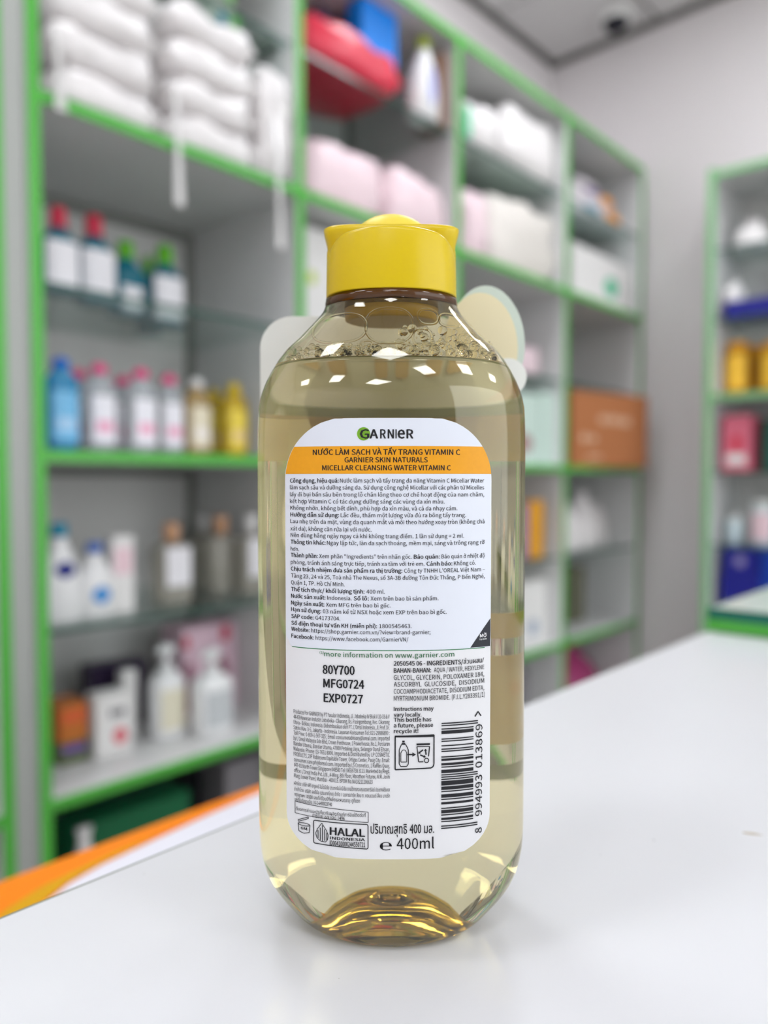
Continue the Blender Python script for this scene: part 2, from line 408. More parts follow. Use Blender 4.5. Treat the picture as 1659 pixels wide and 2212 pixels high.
ITEMS = [
  ('pack', 'white plastic wrapped pack, bottom of the leftmost column above the teal bottles', 'white wrapped packs on the top left shelf', 0.815, 1.497, 0.8765, 0.253, 0.08, {'d': 0.36, 'col': 'packwhite', 'strap': None}),
  ('pack', 'white plastic wrapped pack, second of the leftmost column above the teal bottles', 'white wrapped packs on the top left shelf', 0.815, 1.497, 0.9585, 0.253, 0.08, {'d': 0.36, 'col': 'packwhite', 'strap': (-0.118, 0.842)}),
  ('pack', 'white plastic wrapped pack, third of the leftmost column above the teal bottles', 'white wrapped packs on the top left shelf', 0.815, 1.497, 1.0405, 0.253, 0.08, {'d': 0.36, 'col': 'packwhite', 'strap': None}),
  ('pack', 'white plastic wrapped pack, top of the leftmost column above the teal bottles', 'white wrapped packs on the top left shelf', 0.815, 1.497, 1.1225, 0.253, 0.08, {'d': 0.36, 'col': 'packwhite', 'strap': None}),
  ('pack', 'white plastic wrapped pack, bottom of the second column beside the single tall white pack', 'white wrapped packs on the top left shelf', 1.083, 1.497, 0.8765, 0.252, 0.08, {'d': 0.36, 'col': 'packwhite', 'strap': None}),
  ('pack', 'white plastic wrapped pack, second of the second column beside the single tall white pack', 'white wrapped packs on the top left shelf', 1.083, 1.497, 0.9585, 0.252, 0.08, {'d': 0.36, 'col': 'packwhite', 'strap': (-0.122, 0.73)}),
  ('pack', 'white plastic wrapped pack, third of the second column beside the single tall white pack', 'white wrapped packs on the top left shelf', 1.083, 1.497, 1.0405, 0.252, 0.08, {'d': 0.36, 'col': 'packwhite', 'strap': None}),
  ('pack', 'white plastic wrapped pack, top of the second column beside the single tall white pack', 'white wrapped packs on the top left shelf', 1.083, 1.497, 1.1225, 0.252, 0.08, {'d': 0.36, 'col': 'packwhite', 'strap': None}),
  ('pack', 'tall narrow white plastic pack left of the red pack divider', 'white wrapped packs on the top left shelf', 1.266, 1.495, 0.8765, 0.098, 0.29, {'d': 0.33, 'col': 'packwhite', 'strap': (-0.018, 0.7)}),
  ('bag', 'crumpled grey and green plastic bag on glass above white packs', '', 1.202, 1.62, 1.244, 0.107, 0.2, {'d': 0.18, 'col': 'baggrey', 'col2': 'green'}),
  ('bag', 'dark grey crumpled bag on glass next to the red pack divider', '', 1.303, 1.55, 1.244, 0.029, 0.04, {'d': 0.16, 'col': 'bagdark'}),
  ('mouthwash', 'teal bottle with red cap and white label beside the green post', 'mouthwash bottles on the upper left glass shelf', 0.755, 1.62, 0.519, 0.08, 0.183, {'cap': 'red', 'lab': 1}),
  ('mouthwash', 'teal bottle with red cap and white label, second from the green post', 'mouthwash bottles on the upper left glass shelf', 0.855, 1.66, 0.519, 0.089, 0.2, {'cap': 'red', 'lab': 1}),
  ('mouthwash', 'teal bottle with green cap and small white label', 'mouthwash bottles on the upper left glass shelf', 0.966, 1.72, 0.519, 0.091, 0.181, {'cap': 'lime', 'lab': 0.4}),
  ('mouthwash', 'teal bottle with green cap half hidden behind its neighbours', 'mouthwash bottles on the upper left glass shelf', 1.121, 1.88, 0.519, 0.067, 0.21, {'cap': 'lime', 'lab': 0}),
  ('mouthwash', 'teal bottle with green cap and big white label, rightmost on its glass', 'mouthwash bottles on the upper left glass shelf', 1.098, 1.76, 0.519, 0.097, 0.208, {'cap': 'lime', 'lab': 1}),
  ('micellar', 'blue micellar water bottle with blue cap', 'micellar water bottles on the middle green shelf', 0.746, 1.6, 0.1845, 0.072, 0.2, {'cap': 'blue', 'liq': 'micblue'}),
  ('micellar', 'clear pink capped bottle in back row next to blue bottle', 'micellar water bottles on the middle green shelf', 0.847, 1.73, 0.1845, 0.072, 0.2, {'cap': 'pink', 'liq': 'micclear'}),
  ('micellar', 'clear pink capped bottle in front row right of blue bottle', 'micellar water bottles on the middle green shelf', 0.842, 1.62, 0.1845, 0.072, 0.2, {'cap': 'pink', 'liq': 'micclear'}),
  ('micellar', 'clear pink capped bottle in back row, second from blue bottle', 'micellar water bottles on the middle green shelf', 0.978, 1.76, 0.1845, 0.072, 0.2, {'cap': 'pink', 'liq': 'micclear'}),
  ('micellar', 'clear pink capped bottle at the very back, only its cap showing', 'micellar water bottles on the middle green shelf', 1.009, 1.87, 0.1845, 0.072, 0.2, {'cap': 'pink', 'liq': 'micclear'}),
  ('micellar', 'clear pink capped bottle with white label in front row, middle', 'micellar water bottles on the middle green shelf', 0.944, 1.62, 0.1845, 0.072, 0.2, {'cap': 'pink', 'liq': 'micclear'}),
  ('micellar', 'clear pink capped bottle with white label beside the white capped one', 'micellar water bottles on the middle green shelf', 1.043, 1.66, 0.1845, 0.072, 0.2, {'cap': 'pink', 'liq': 'micclear'}),
  ('micellar', 'beige micellar bottle with white cap', 'micellar water bottles on the middle green shelf', 1.13, 1.67, 0.1845, 0.072, 0.2, {'cap': 'white', 'liq': 'micbeige'}),
  ('micellar', 'yellow micellar bottle in back row beside white capped bottle', 'micellar water bottles on the middle green shelf', 1.29, 1.82, 0.1845, 0.072, 0.2, {'cap': 'yellow', 'liq': 'micyellow'}),
  ('micellar', 'yellow micellar bottle in front row, rightmost of the row', 'micellar water bottles on the middle green shelf', 1.254, 1.68, 0.1845, 0.072, 0.2, {'cap': 'yellow', 'liq': 'micyellow'}),
  ('lotion', 'large white lotion bottle with teal cap and dark blue oval logo', 'lotion bottles', 0.736, 1.6, -0.176, 0.088, 0.21, {'cap': 'teal', 'logo': 'navy'}),
  ('lotion', 'small white lotion bottle with blue cap and sky blue logo', 'lotion bottles', 0.814, 1.6, -0.176, 0.087, 0.164, {'cap': 'denim', 'logo': 'sky'}),
  ('box', 'slim white upright carton beside small lotion bottle', '', 0.883, 1.6, -0.176, 0.054, 0.174, {'d': 0.05, 'col': 'boxwhite', 'spot': 'pinkpale'}),
  ('serum', 'clear bottle with tan cap and white label next to slim carton', 'clear bottles with tan caps', 1.046, 1.66, -0.176, 0.105, 0.195, {'cap': 'tan', 'lab': 1}),
  ('serum', 'clear beige bottle with tan cap and no white label', 'clear bottles with tan caps', 1.236, 1.72, -0.176, 0.104, 0.204, {'cap': 'tan', 'lab': 0}),
  ('serum', 'clear bottle with white cap half hidden in the back', 'clear bottles with tan caps', 1.274, 1.86, -0.176, 0.076, 0.198, {'cap': 'white', 'lab': 0}),
  ('serum', 'bottle with white cap and white label at right end of glass', 'clear bottles with tan caps', 1.279, 1.64, -0.176, 0.086, 0.209, {'cap': 'white', 'lab': 1}),
  ('box', 'low purple and green carton under the orange brown carton', '', 0.791, 1.66, -0.5135, 0.071, 0.049, {'d': 0.1, 'col': 'olivebox', 'spot': 'purple'}),
  ('box', 'orange brown carton lying on purple and green carton', '', 0.79, 1.66, -0.4635, 0.067, 0.084, {'d': 0.09, 'col': 'orangebrown', 'spot': 'orangered'}),
  ('box', 'white carton with black and red print on bottom shelf', '', 0.875, 1.635, -0.5135, 0.088, 0.147, {'d': 0.05, 'col': 'boxwhite', 'spot': 'redprint'}),
  ('box', 'very slim white carton behind the red printed carton', '', 0.961, 1.715, -0.5135, 0.037, 0.169, {'d': 0.03, 'col': 'boxwhite'}),
  ('box', 'dark purple carton behind the white cartons', 'dark purple cartons', 0.941, 1.8, -0.5135, 0.076, 0.173, {'d': 0.06, 'col': 'darkpurple'}),
  ('box', 'dark purple carton beside white pump bottle', 'dark purple cartons', 1.019, 1.8, -0.5135, 0.071, 0.17, {'d': 0.06, 'col': 'darkpurple'}),
  ('pump', 'white pump bottle standing left of the pink carton', 'white pump bottles', 1.034, 1.67, -0.5135, 0.097, 0.229, {'lab': 'cream'}),
  ('pump', 'white pump bottle in front of the pink carton', 'white pump bottles', 1.126, 1.61, -0.5135, 0.115, 0.212, {'lab': 'greyprint'}),
  ('box', 'large pale pink carton with red dots and dark picture', '', 1.227, 1.76, -0.5135, 0.181, 0.24, {'d': 0.1, 'col': 'pinkbox', 'spot': 'pinkprint'}),
  ('box', 'navy blue carton on dark bottom shelf', '', 0.96, 1.72, -0.94, 0.162, 0.299, {'d': 0.2, 'col': 'navydark'}),
  ('box', 'dark green crate on bottom shelf behind white bag', '', 0.9, 1.6, -0.94, 0.302, 0.302, {'d': 0.1, 'col': 'darkgreen'}),
  ('box', 'black carton at right end of the dark bottom shelf', '', 1.196, 1.75, -0.94, 0.09, 0.277, {'d': 0.2, 'col': 'nearblack'}),
  ('box', 'grey carton on bottom shelf beside black carton', '', 1.237, 1.62, -0.94, 0.125, 0.324, {'d': 0.12, 'col': 'greybox'}),
  ('bag', 'pale crumpled bag before the dark green crate', '', 0.767, 1.55, -0.94, 0.075, 0.313, {'d': 0.045, 'col': 'packwhite'}),
  ('pack', 'red and pink plastic pack lying on glass', '', 1.559, 1.5, 1.244, 0.396, 0.125, {'d': 0.3, 'col': 'packred'}),
  ('box', 'bright blue carton standing on the red pack', '', 1.703, 1.56, 1.371, 0.153, 0.15, {'d': 0.06, 'col': 'brightblue'}),
  ('pack', 'dark purple wrapped pack on the red pack behind the blue carton', '', 1.635, 1.66, 1.371, 0.163, 0.14, {'d': 0.1, 'col': 'packpurple'}),
  ('lotion', 'white bottle with lime cap and lavender stripe beside the red pack', '', 1.885, 1.545, 1.244, 0.109, 0.252, {'cap': 'limeyellow', 'logo': 'lavender'}),
  ('box', 'narrow brown carton right of the lime capped bottle', '', 1.966, 1.525, 1.244, 0.05, 0.235, {'d': 0.09, 'col': 'brownbox'}),
  ('pack', 'pale pink wrapped pack under the red pack, beside the green divider', 'pale pink wrapped packs under the red pack', 1.544, 1.52, 0.8765, 0.327, 0.19, {'d': 0.34, 'col': 'packpink'}),
  ('pack', 'pale pink wrapped pack standing right, above the yellow bottle cap', 'pale pink wrapped packs under the red pack', 1.856, 1.52, 0.8765, 0.275, 0.2, {'d': 0.34, 'col': 'packpink'}),
  ('box', 'white carton with lime dot left of the yellow bottle cap', 'white cartons behind the bottle', 1.518, 1.6, 0.519, 0.153, 0.312, {'d': 0.16, 'col': 'boxwhite', 'spot': 'limedot'}),
  ('box', 'white carton hidden behind the yellow bottle cap', 'white cartons behind the bottle', 1.717, 1.6, 0.519, 0.226, 0.32, {'d': 0.16, 'col': 'boxwhite'}),
  ('box', 'pale mint carton behind the bottle shoulder', 'white cartons behind the bottle', 1.923, 1.6, 0.519, 0.141, 0.33, {'d': 0.16, 'col': 'boxmint'}),
  ('pack', 'white wrapped pack with a green edge on upper glass', 'white wrapped packs on the right top shelves', 2.181, 1.51, 1.244, 0.228, 0.152, {'d': 0.3, 'col': 'packwhite', 'edge': 'mintgreen'}),
  ('pack', 'large puffy white pack on upper glass, right of green edged pack', 'white wrapped packs on the right top shelves', 2.494, 1.51, 1.244, 0.386, 0.233, {'d': 0.3, 'col': 'packwhite'}),
  ('pack', 'pinkish wrapped pack under the green edged white pack', 'white wrapped packs on the right top shelves', 2.158, 1.52, 0.8765, 0.161, 0.236, {'d': 0.3, 'col': 'packpink'}),
  ('pack', 'white and beige wrapped pack under the puffy white pack', 'white wrapped packs on the right top shelves', 2.476, 1.52, 0.8765, 0.451, 0.281, {'d': 0.3, 'col': 'packcream'}),
  ('pack', 'pink and white pack on glass beside the round tag', '', 2.515, 1.56, 0.519, 0.31, 0.123, {'d': 0.25, 'col': 'packpink'}),
  ('box', 'pale mint carton with dark picture on middle green shelf', 'pale mint cartons', 2.472, 1.54, 0.1845, 0.25, 0.268, {'d': 0.2, 'col': 'boxmint', 'spot': 'pinkbrown'}),
  ('box', 'narrow pale mint carton beside the second green divider', 'pale mint cartons', 2.654, 1.54, 0.1845, 0.094, 0.282, {'d': 0.2, 'col': 'boxmint'}),
  ('box', 'lilac carton on lower glass beside the orange one', '', 2.473, 1.56, -0.176, 0.151, 0.21, {'d': 0.12, 'col': 'lilac'}),
  ('box', 'orange yellow carton on lower glass right of bottle', '', 2.607, 1.56, -0.176, 0.103, 0.222, {'d': 0.12, 'col': 'orangeyellow'}),
  ('box', 'white carton with blue grey print on lowest green shelf', '', 2.583, 1.57, -0.5135, 0.238, 0.242, {'d': 0.2, 'col': 'boxwhite', 'spot': 'bluegrey'}),
  ('bag', 'crumpled pale bag with orange, lilac and teal print', '', 3.13, 1.56, 1.244, 0.518, 0.193, {'d': 0.22, 'col': 'bagpale', 'col2': 'orange'}),
  ('box', 'white carton with a green oval at right end', '', 3.097, 1.53, 0.8765, 0.551, 0.211, {'d': 0.25, 'col': 'boxwhite', 'spot': 'greenoval'}),
  ('bag', 'small white bag on lower glass, left of the tall white bag', 'white bags on the lower right glass shelf', 2.986, 1.58, -0.176, 0.148, 0.198, {'d': 0.14, 'col': 'packwhite'}),
  ('bag', 'tall white bag on lower glass, middle of three', 'white bags on the lower right glass shelf', 3.173, 1.6, -0.176, 0.187, 0.245, {'d': 0.14, 'col': 'packwhite'}),
  ('bag', 'white bag on lower glass, rightmost of three', 'white bags on the lower right glass shelf', 3.34, 1.62, -0.176, 0.099, 0.199, {'d': 0.14, 'col': 'packwhite'}),
  ('box', 'dark olive box standing in for shading under the white bags', '', 3.138, 1.66, -0.5135, 0.13, 0.248, {'d': 0.12, 'col': 'oliveshade'}),  # olive box put in to paint the shading on this shelf
  ('bag', 'magenta bag on the bottom shelf below the green edge', '', 3.2, 1.62, -0.94, 0.369, 0.292, {'d': 0.25, 'col': 'magenta'}),
  ('box', 'dark carton on the bottom shelf left of the magenta bag', '', 2.614, 1.65, -0.94, 0.175, 0.291, {'d': 0.25, 'col': 'greybox'}),
  ('box', 'flat navy blue carton on cabinet glass', '', 3.16, 0.944, 0.759, 0.208, 0.068, {'d': 0.2, 'col': 'navy'}),
  ('bag', 'small white plastic bag on the flat navy carton', '', 3.18, 1.036, 0.828, 0.07, 0.094, {'d': 0.12, 'col': 'packwhite'}),
  ('bag', 'white plastic bag on the top cabinet glass', '', 3.18, 0.975, 1.034, 0.131, 0.111, {'d': 0.14, 'col': 'packwhite'}),
  ('jar', 'amber jar with yellow label beside the cabinet post', 'amber jars in the cabinet', 3.21, 1.026, 0.4645, 0.088, 0.213, {'lab': 'amberlabel'}),
  ('jar', 'amber jar with yellow label at the right picture edge', 'amber jars in the cabinet', 3.19, 0.885, 0.4645, 0.086, 0.194, {'lab': 'amberlabel'}),
  ('jar', 'dark amber jar behind and between two amber jars', 'amber jars in the cabinet', 3.33, 0.992, 0.4645, 0.074, 0.207, {'lab': ''}),
  ('box', 'pink carton with red mark in the cabinet', '', 3.17, 1.0, 0.162, 0.104, 0.22, {'d': 0.1, 'col': 'pinkred', 'spot': 'redmark'}),
  ('box', 'maroon carton behind the pink carton', '', 3.26, 0.955, 0.162, 0.045, 0.208, {'d': 0.1, 'col': 'maroon'}),
  ('box', 'dark green carton at right of the cabinet', '', 3.2, 0.869, 0.162, 0.086, 0.2, {'d': 0.12, 'col': 'darkteal'}),
  ('jar', 'small pale jar on lower cabinet glass', 'small jars on lower cabinet glass', 3.22, 1.024, -0.131, 0.06, 0.113, {'lab': ''}),
  ('jar', 'light blue and pink jar on lower cabinet glass', 'small jars on lower cabinet glass', 3.2, 0.917, -0.131, 0.09, 0.171, {'lab': 'pinkpale'}),
  ('box', 'navy blue carton, lower of two in cabinet', 'stacked navy cartons', 3.17, 0.977, -0.41, 0.142, 0.166, {'d': 0.14, 'col': 'navy'}),
  ('box', 'navy blue carton with pale emblem, upper of two in cabinet', 'stacked navy cartons', 3.17, 0.978, -0.243, 0.128, 0.098, {'d': 0.14, 'col': 'navy', 'spot': 'emblem'}),
  ('box', 'deep blue carton at right edge of the lower cabinet', '', 3.19, 0.86, -0.41, 0.092, 0.264, {'d': 0.14, 'col': 'blue2'}),
]

# ------------------------------------------------------------------ goods on the shelves
RND = random.Random(7)
CATS = dict(pack='pack', bag='bag', box='carton', mouthwash='bottle', micellar='bottle', lotion='bottle', serum='bottle', pump='bottle', jar='jar')
NAMES = dict(pack='wrapped_pack', bag='plastic_bag', box='carton', mouthwash='mouthwash_bottle', micellar='micellar_bottle', lotion='lotion_bottle', serum='serum_bottle', pump='pump_bottle', jar='jar')
M_clear = mat('clear_plastic', (214,218,222), rough=.12, trans=.55, ior=1.35)
M_beigeliq = mat('beige_liquid', (206,176,120), rough=.12, trans=.5, ior=1.35)
M_yelliq = mat('yellow_liquid', (226,192,50), rough=.12, trans=.35, ior=1.35)
M_blueliq = mat('blue_liquid', (66,160,210), rough=.12, trans=.4, ior=1.35)
M_tealliq = mat('teal_liquid', (24,118,138), rough=.15, trans=.25, ior=1.35)
M_serum = mat('serum_glass', (206,202,190), rough=.12, trans=.5, ior=1.35)
M_amber = mat('amber_plastic', (214,150,20), rough=.25, trans=.2, ior=1.4)
M_film = {}
def film(key):
    if key not in M_film: M_film[key] = mat('film_'+key, C[key], rough=.32, spec=.5, noise=.07, scale=28, bump=.55)
    return M_film[key]
def front_label(name, root, w, d, z0, z1, n, m, frac=.5, off=.0006, extra=None):
    "label wrapped on the side of a bottle that faces the aisle (-Y)"
    V, Fc = [], []; K = 12
    for r, z in enumerate((z0, z1)):
        for k in range(K+1):
            x = (k/K*2-1)*w*frac
            y = -(d+off)*max(0.0, 1-abs(x/(w+off))**n)**(1/n)
            V.append((x, y, z))
    for k in range(K): Fc.append((k, k+1, K+2+k, K+1+k))
    return obj(name, V, Fc, m, root, True)
def pillow(name, w, d, h, m, parent, seed, lump=.012, taper=.12, cx=0, cy=0):
    "soft wrapped pack: a rounded, slightly lumpy block standing on z = 0"
    r = random.Random(seed); bm = bmesh.new(); bmesh.ops.create_cube(bm, size=2)
    bmesh.ops.subdivide_edges(bm, edges=bm.edges[:], cuts=5, use_grid_fill=True)
    ph = [r.uniform(0, 6.3) for _ in range(6)]
    for v in bm.verts:
        x, y, z = v.co
        e = 5.0
        L_ = (abs(x)**e+abs(y)**e+abs(z)**e)**(1/e)
        x, y, z = x/L_, y/L_, z/L_
        k = 1-taper*max(0, z)**2*.5
        b = lump*(sin(7*x+ph[0])*sin(6*z+ph[1])+.6*sin(13*y+ph[2]+5*x)+.5*sin(11*z+9*x+ph[3]))
        X = x*w/2*k; Y = y*d/2*k; Z = (z+1)/2*h
        if z > -.9: Y += b*y; Z += b*max(0, z)*.8; X += .5*b*x
        v.co = Vector((cx+max(-w/2, min(w/2, X)), cy+max(-d/2, min(d/2, Y)), max(0, min(h, Z))))
    return bmobj(name, bm, m, parent, True)
def mk_pack(root, w, h, o, seed):
    d = o['d']
    body = pillow('wrapping', w, d, h, film(o['col']), root, seed, cy=d/2)
    for s in (-1, 1):                     # the heat-sealed seam folded along both ends
        tube('seal_fold', [(s*(w/2-.004), .02+k*(d-.04)/6, h*.5+.003*sin(k*2.1+seed)) for k in range(7)], min(.004, w/30), film(o['col']), root, 6)
    if o.get('strap'):
        sm = mat('strap_plastic', (226,224,222), rough=.3, trans=.25)
        x, zb = o['strap']; zb -= root.location.z
        P0 = [(x, .004, h*.55), (x+.001, -.008, h*.3), (x+.002, -.014, zb*.4), (x+.003, -.016, zb)]
        V, Fc = [], []
        for k, p in enumerate(P0):
            ww = (.004, .006, .006, .012)[k]
            V += [(p[0]-ww, p[1], p[2]), (p[0]+ww, p[1], p[2]), (p[0]+ww, p[1]+.0015, p[2]), (p[0]-ww, p[1]+.0015, p[2])]
        for k in range(3):
            for q in range(4): Fc.append((4*k+q, 4*k+(q+1) % 4, 4*k+4+(q+1) % 4, 4*k+4+q))
        Fc += [(3,2,1,0), (12,13,14,15)]
        obj('carry_strap', V, Fc, sm, root)
    if o.get('edge'):
        box('green_edge', (-w/2-.001, .004, .01), (-w/2+.03, -.001+.006, h*.7), cm(o['edge']), root)
def mk_bag(root, w, h, o, seed, dirx=False):
    d = o['d']; r = random.Random(seed)
    bm = bmesh.new(); N = 20; rows = [(0,.94),(.12,1),(.35,.97),(.6,.88),(.78,.62),(.88,.34),(.93,.30),(1,.46)]
    Vv = []
    for q, (t, s) in enumerate(rows):
        ring = []
        for k in range(N):
            a = 2*pi*k/N
            j = 1+(.0 if q == 0 else .13)*(r.random()-.6)
            e = .7
            x = math.copysign(abs(cos(a))**e, cos(a))*w/2*s*j; y = math.copysign(abs(sin(a))**e, sin(a))*d/2*s*j
            ring.append(bm.verts.new((max(-w/2, min(w/2, x)), d/2+max(-d/2, min(d/2, y)), min(h, h*t*(1+.04*(r.random()-.5)*(q > 0 and q < 7))))))
        Vv.append(ring)
    for q in range(len(rows)-1):
        for k in range(N):
            bm.faces.new((Vv[q][k], Vv[q][(k+1) % N], Vv[q+1][(k+1) % N], Vv[q+1][k]))
    bm.faces.new(Vv[0][::-1]); bm.faces.new(Vv[-1])
    bmobj('bag_body', bm, film(o['col']), root, True)
    tube('knot', [(w*.17*cos(a), d/2+d*.17*sin(a), h*.905) for a in [2*pi*k/14 for k in range(14)]], min(w, d)*.035, film(o['col']), root, 6, True)
    if o.get('col2'):
        for cx, cz, rx, rz in ((.1,.55,.13,.1),(.22,.25,.16,.13)):
            plate('printed_patch', ellipse(cx*w, cz*h, rx*w*.8, rz*h, 14), -.004+.03*d, .02+.03*d, cm(o['col2']), root)
        plate('printed_patch', ellipse(-.15*w, .2*h, .12*w, .08*h, 14), -.003+.03*d, .02+.03*d, cm('teal'), root)
        plate('printed_patch', ellipse(-.12*w, .62*h, .1*w, .06*h, 14), .0+.05*d, .04+.05*d, cm('lilac'), root)
def mk_box(root, w, h, o, seed):
    d = o['d']; m = mat('carton_'+o['col'], C[o['col']], rough=.42, noise=.03, scale=15)
    t = .0006
    box('carton_body', (-w/2, 0, 0), (w/2, d, h-t*3), m, root, min(.0015, w/20))
    box('top_flap', (-w/2+.001, .0008, h-t*3), (w/2-.001, d-.001, h), m, root)
    sp = o.get('spot'); Y0 = -.0006
    def pr(name, x0, x1, z0, z1, key): box(name, (x0*w, Y0, z0*h), (x1*w, 0.0003, z1*h), cm(key), root)
    if sp == 'redprint':
        pr('printed_text', -.12, -.02, .62, .74, 'print'); pr('printed_text', .02, .12, .62, .74, 'print'); pr('printed_text', .15, .3, .62, .74, 'print')
        plate('red_emblem', ellipse(.16*w, .3*h, .2*w, .14*h, 20), Y0, .0003, cm('redprint'), root)
    elif sp == 'pinkprint':
        plate('red_dot', ellipse(-.42*w, .84*h, .06*w, .08*h, 16), Y0, .0003, cm('red'), root)
        plate('red_dot', ellipse(.28*w, .88*h, .09*w, .1*h, 16), Y0, .0003, cm('red'), root)
        plate('dark_picture', [(.08*w,.04*h),(.34*w,.04*h),(.33*w,.45*h),(.24*w,.62*h),(.14*w,.6*h),(.07*w,.4*h)], Y0, .0003, cm('picture'), root)
        plate('dark_picture', [(-.46*w,.04*h),(-.30*w,.04*h),(-.32*w,.6*h),(-.44*w,.6*h)], Y0, .0003, cm('picture'), root)
    elif sp in ('greenoval', 'limedot', 'emblem', 'pinkbrown', 'bluegrey', 'redmark'):
        f = dict(greenoval=(.12,.42,.11,.2), limedot=(-.35,.55,.1,.06), emblem=(0,.5,.16,.22), pinkbrown=(.05,.3,.2,.14), bluegrey=(.1,.25,.16,.14), redmark=(0,.5,.2,.14))[sp]
        plate('printed_mark', ellipse(f[0]*w, f[1]*h, f[2]*w, f[3]*h, 20), Y0, .0003, cm(sp), root)
        if sp == 'redmark':
            pr('white_panel', -.35, .35, .12, .3, 'white')
    elif sp: pr('colour_panel', -.4, .4, .5, .85, sp)
def mk_mouthwash(root, w, h, o, seed):
    a = w/2; b = a*.72; hb = h*.76
    rings('bottle_body', [(0,a*.92,b*.92,2.8),(.006,a,b,2.8),(hb*.72,a,b,2.8),(hb*.86,a*.86,b*.88,2.5),(hb*.96,a*.48,b*.62,2.1),(hb,a*.42,b*.55,2)], M_tealliq, root, 24)
    c = cm(o['cap'], rough=.3); ca = a*.44
    rings('cap', [(hb,ca,ca,2),(hb+.004,ca*1.04,ca*1.04,2),(h-.006,ca*.96,ca*.96,2),(h,ca*.8,ca*.8,2)], c, root, 20)
    if o['lab']: front_label('paper_label', root, a, b, hb*.1, hb*(.78 if o['lab'] == 1 else .5), 2.8, mat('paper_white',(236,234,238),rough=.5), .9 if o['lab'] == 1 else .55)
def mk_micellar(root, w, h, o, seed):
    a = w/2; b = a*.72
    liq = dict(micclear=M_clear, micbeige=M_beigeliq, micyellow=M_yelliq, micblue=M_blueliq)[o['liq']]
    k = h/.197
    rows = [(z*.001*k, x*.001*a/.0365, y*.001*b/.0262, n) for z, x, y, n in [p for p in PROFILE if p[0] in (0,2.3,6.6,11.5,23.5,133,147,152.2,158,161,164,168.8,173.5)]]
    rings('bottle_body', rows, liq, root, 24)
    ca = a*.49; z0 = .172*k
    rings('cap', [(z0,ca,ca*.8,2.3),(z0+.014,ca,ca*.8,2.3),(z0+.019,ca*1.03,ca*.82,2.4),(h-.005,ca*.7,ca*.6,2),(h,ca*.3,ca*.3,2)], cm(o['cap'], rough=.3), root, 20)
    lm = {'micclear': mat('label_pale',(234,232,238),rough=.45), 'micblue': mat('label_blue',(120,186,226),rough=.45), 'micbeige': mat('label_beige',(226,216,190),rough=.45), 'micyellow': mat('label_yellow',(240,214,80),rough=.45)}[o['liq']]
    lb = front_label('front_label', root, a, b, .022*k, .125*k, 2.5, lm, .78)
    front_label('pink_print' if 'clear' in o['liq'] else 'pale_print', lb, a, b, .045*k, .07*k, 2.5, mat('label_print_'+o['liq'], dict(micclear=(236,170,196), micblue=(170,206,236), micbeige=(240,232,226), micyellow=(238,206,150))[o['liq']], rough=.5), .55, off=.0011)
def mk_lotion(root, w, h, o, seed):
    a = w/2; b = a*.72; hb = h*.86
    rings('bottle_body', [(0,a*.9,b*.9,2.6),(.006,a,b,2.6),(hb*.40,a*.99,b,2.5),(hb*.66,a*.86,b*.92,2.3),(hb*.85,a*.52,b*.7,2.1),(hb*.95,a*.36,b*.52,2),(hb,a*.34,b*.54,2)], cm('bodywhite', rough=.3), root, 24)
    ca = a*.42
    rings('cap', [(hb,ca,ca*.95,2),(h-.004,ca*.92,ca*.9,2),(h,ca*.75,ca*.75,2)], cm(o['cap'], rough=.3), root, 18)
    key = dict(navy='navyprint', sky='sky', lavender='lavender')[o['logo']]
    V, Fc = [], []; K = 10
    rx, rz, zc = (.5, .10, .62) if o['logo'] == 'navy' else ((.5, .14, .36) if o['logo'] == 'sky' else (.28, .30, .45))
    for q in range(5):
        tz = -1+q/2
        for k in range(K+1):
            x = (k/K*2-1)*rx*a*max(.02, 1-tz*tz)**.5; z = (zc+rz*tz)*hb
            f = 1 if z < hb*.35 else max(.5, 1-(z/hb-.35)*.62)
            y = -(b*(1 if f > .9 else .5+.5*f)+.0012)*max(0, 1-abs(x/(a*f))**2.4)**(1/2.4)
            V.append((x, y-.0008, z))
    for q in range(4):
        for k in range(K): Fc.append((q*(K+1)+k, q*(K+1)+k+1, (q+1)*(K+1)+k+1, (q+1)*(K+1)+k))
    obj('logo_print', V, Fc, cm(key), root, True)
def mk_serum(root, w, h, o, seed):
    a = w/2*.9; b = a*.8; hb = h*.76
    rings('bottle_body', [(0,a*.92,b*.92,3),(.005,a,b,3),(hb*.88,a,b,3),(hb*.95,a*.8,b*.8,2.5),(hb,a*.36,b*.45,2)], M_serum, root, 24)
    ca = a*.42
    rings('cap', [(hb,ca,ca,2),(h-.003,ca,ca,2),(h,ca*.85,ca*.85,2)], cm(o['cap'], rough=.35), root, 18)
    if o['lab']: front_label('paper_label', root, a, b, hb*.28, hb*.92, 3, mat('paper_white',(236,234,238),rough=.5), .72)
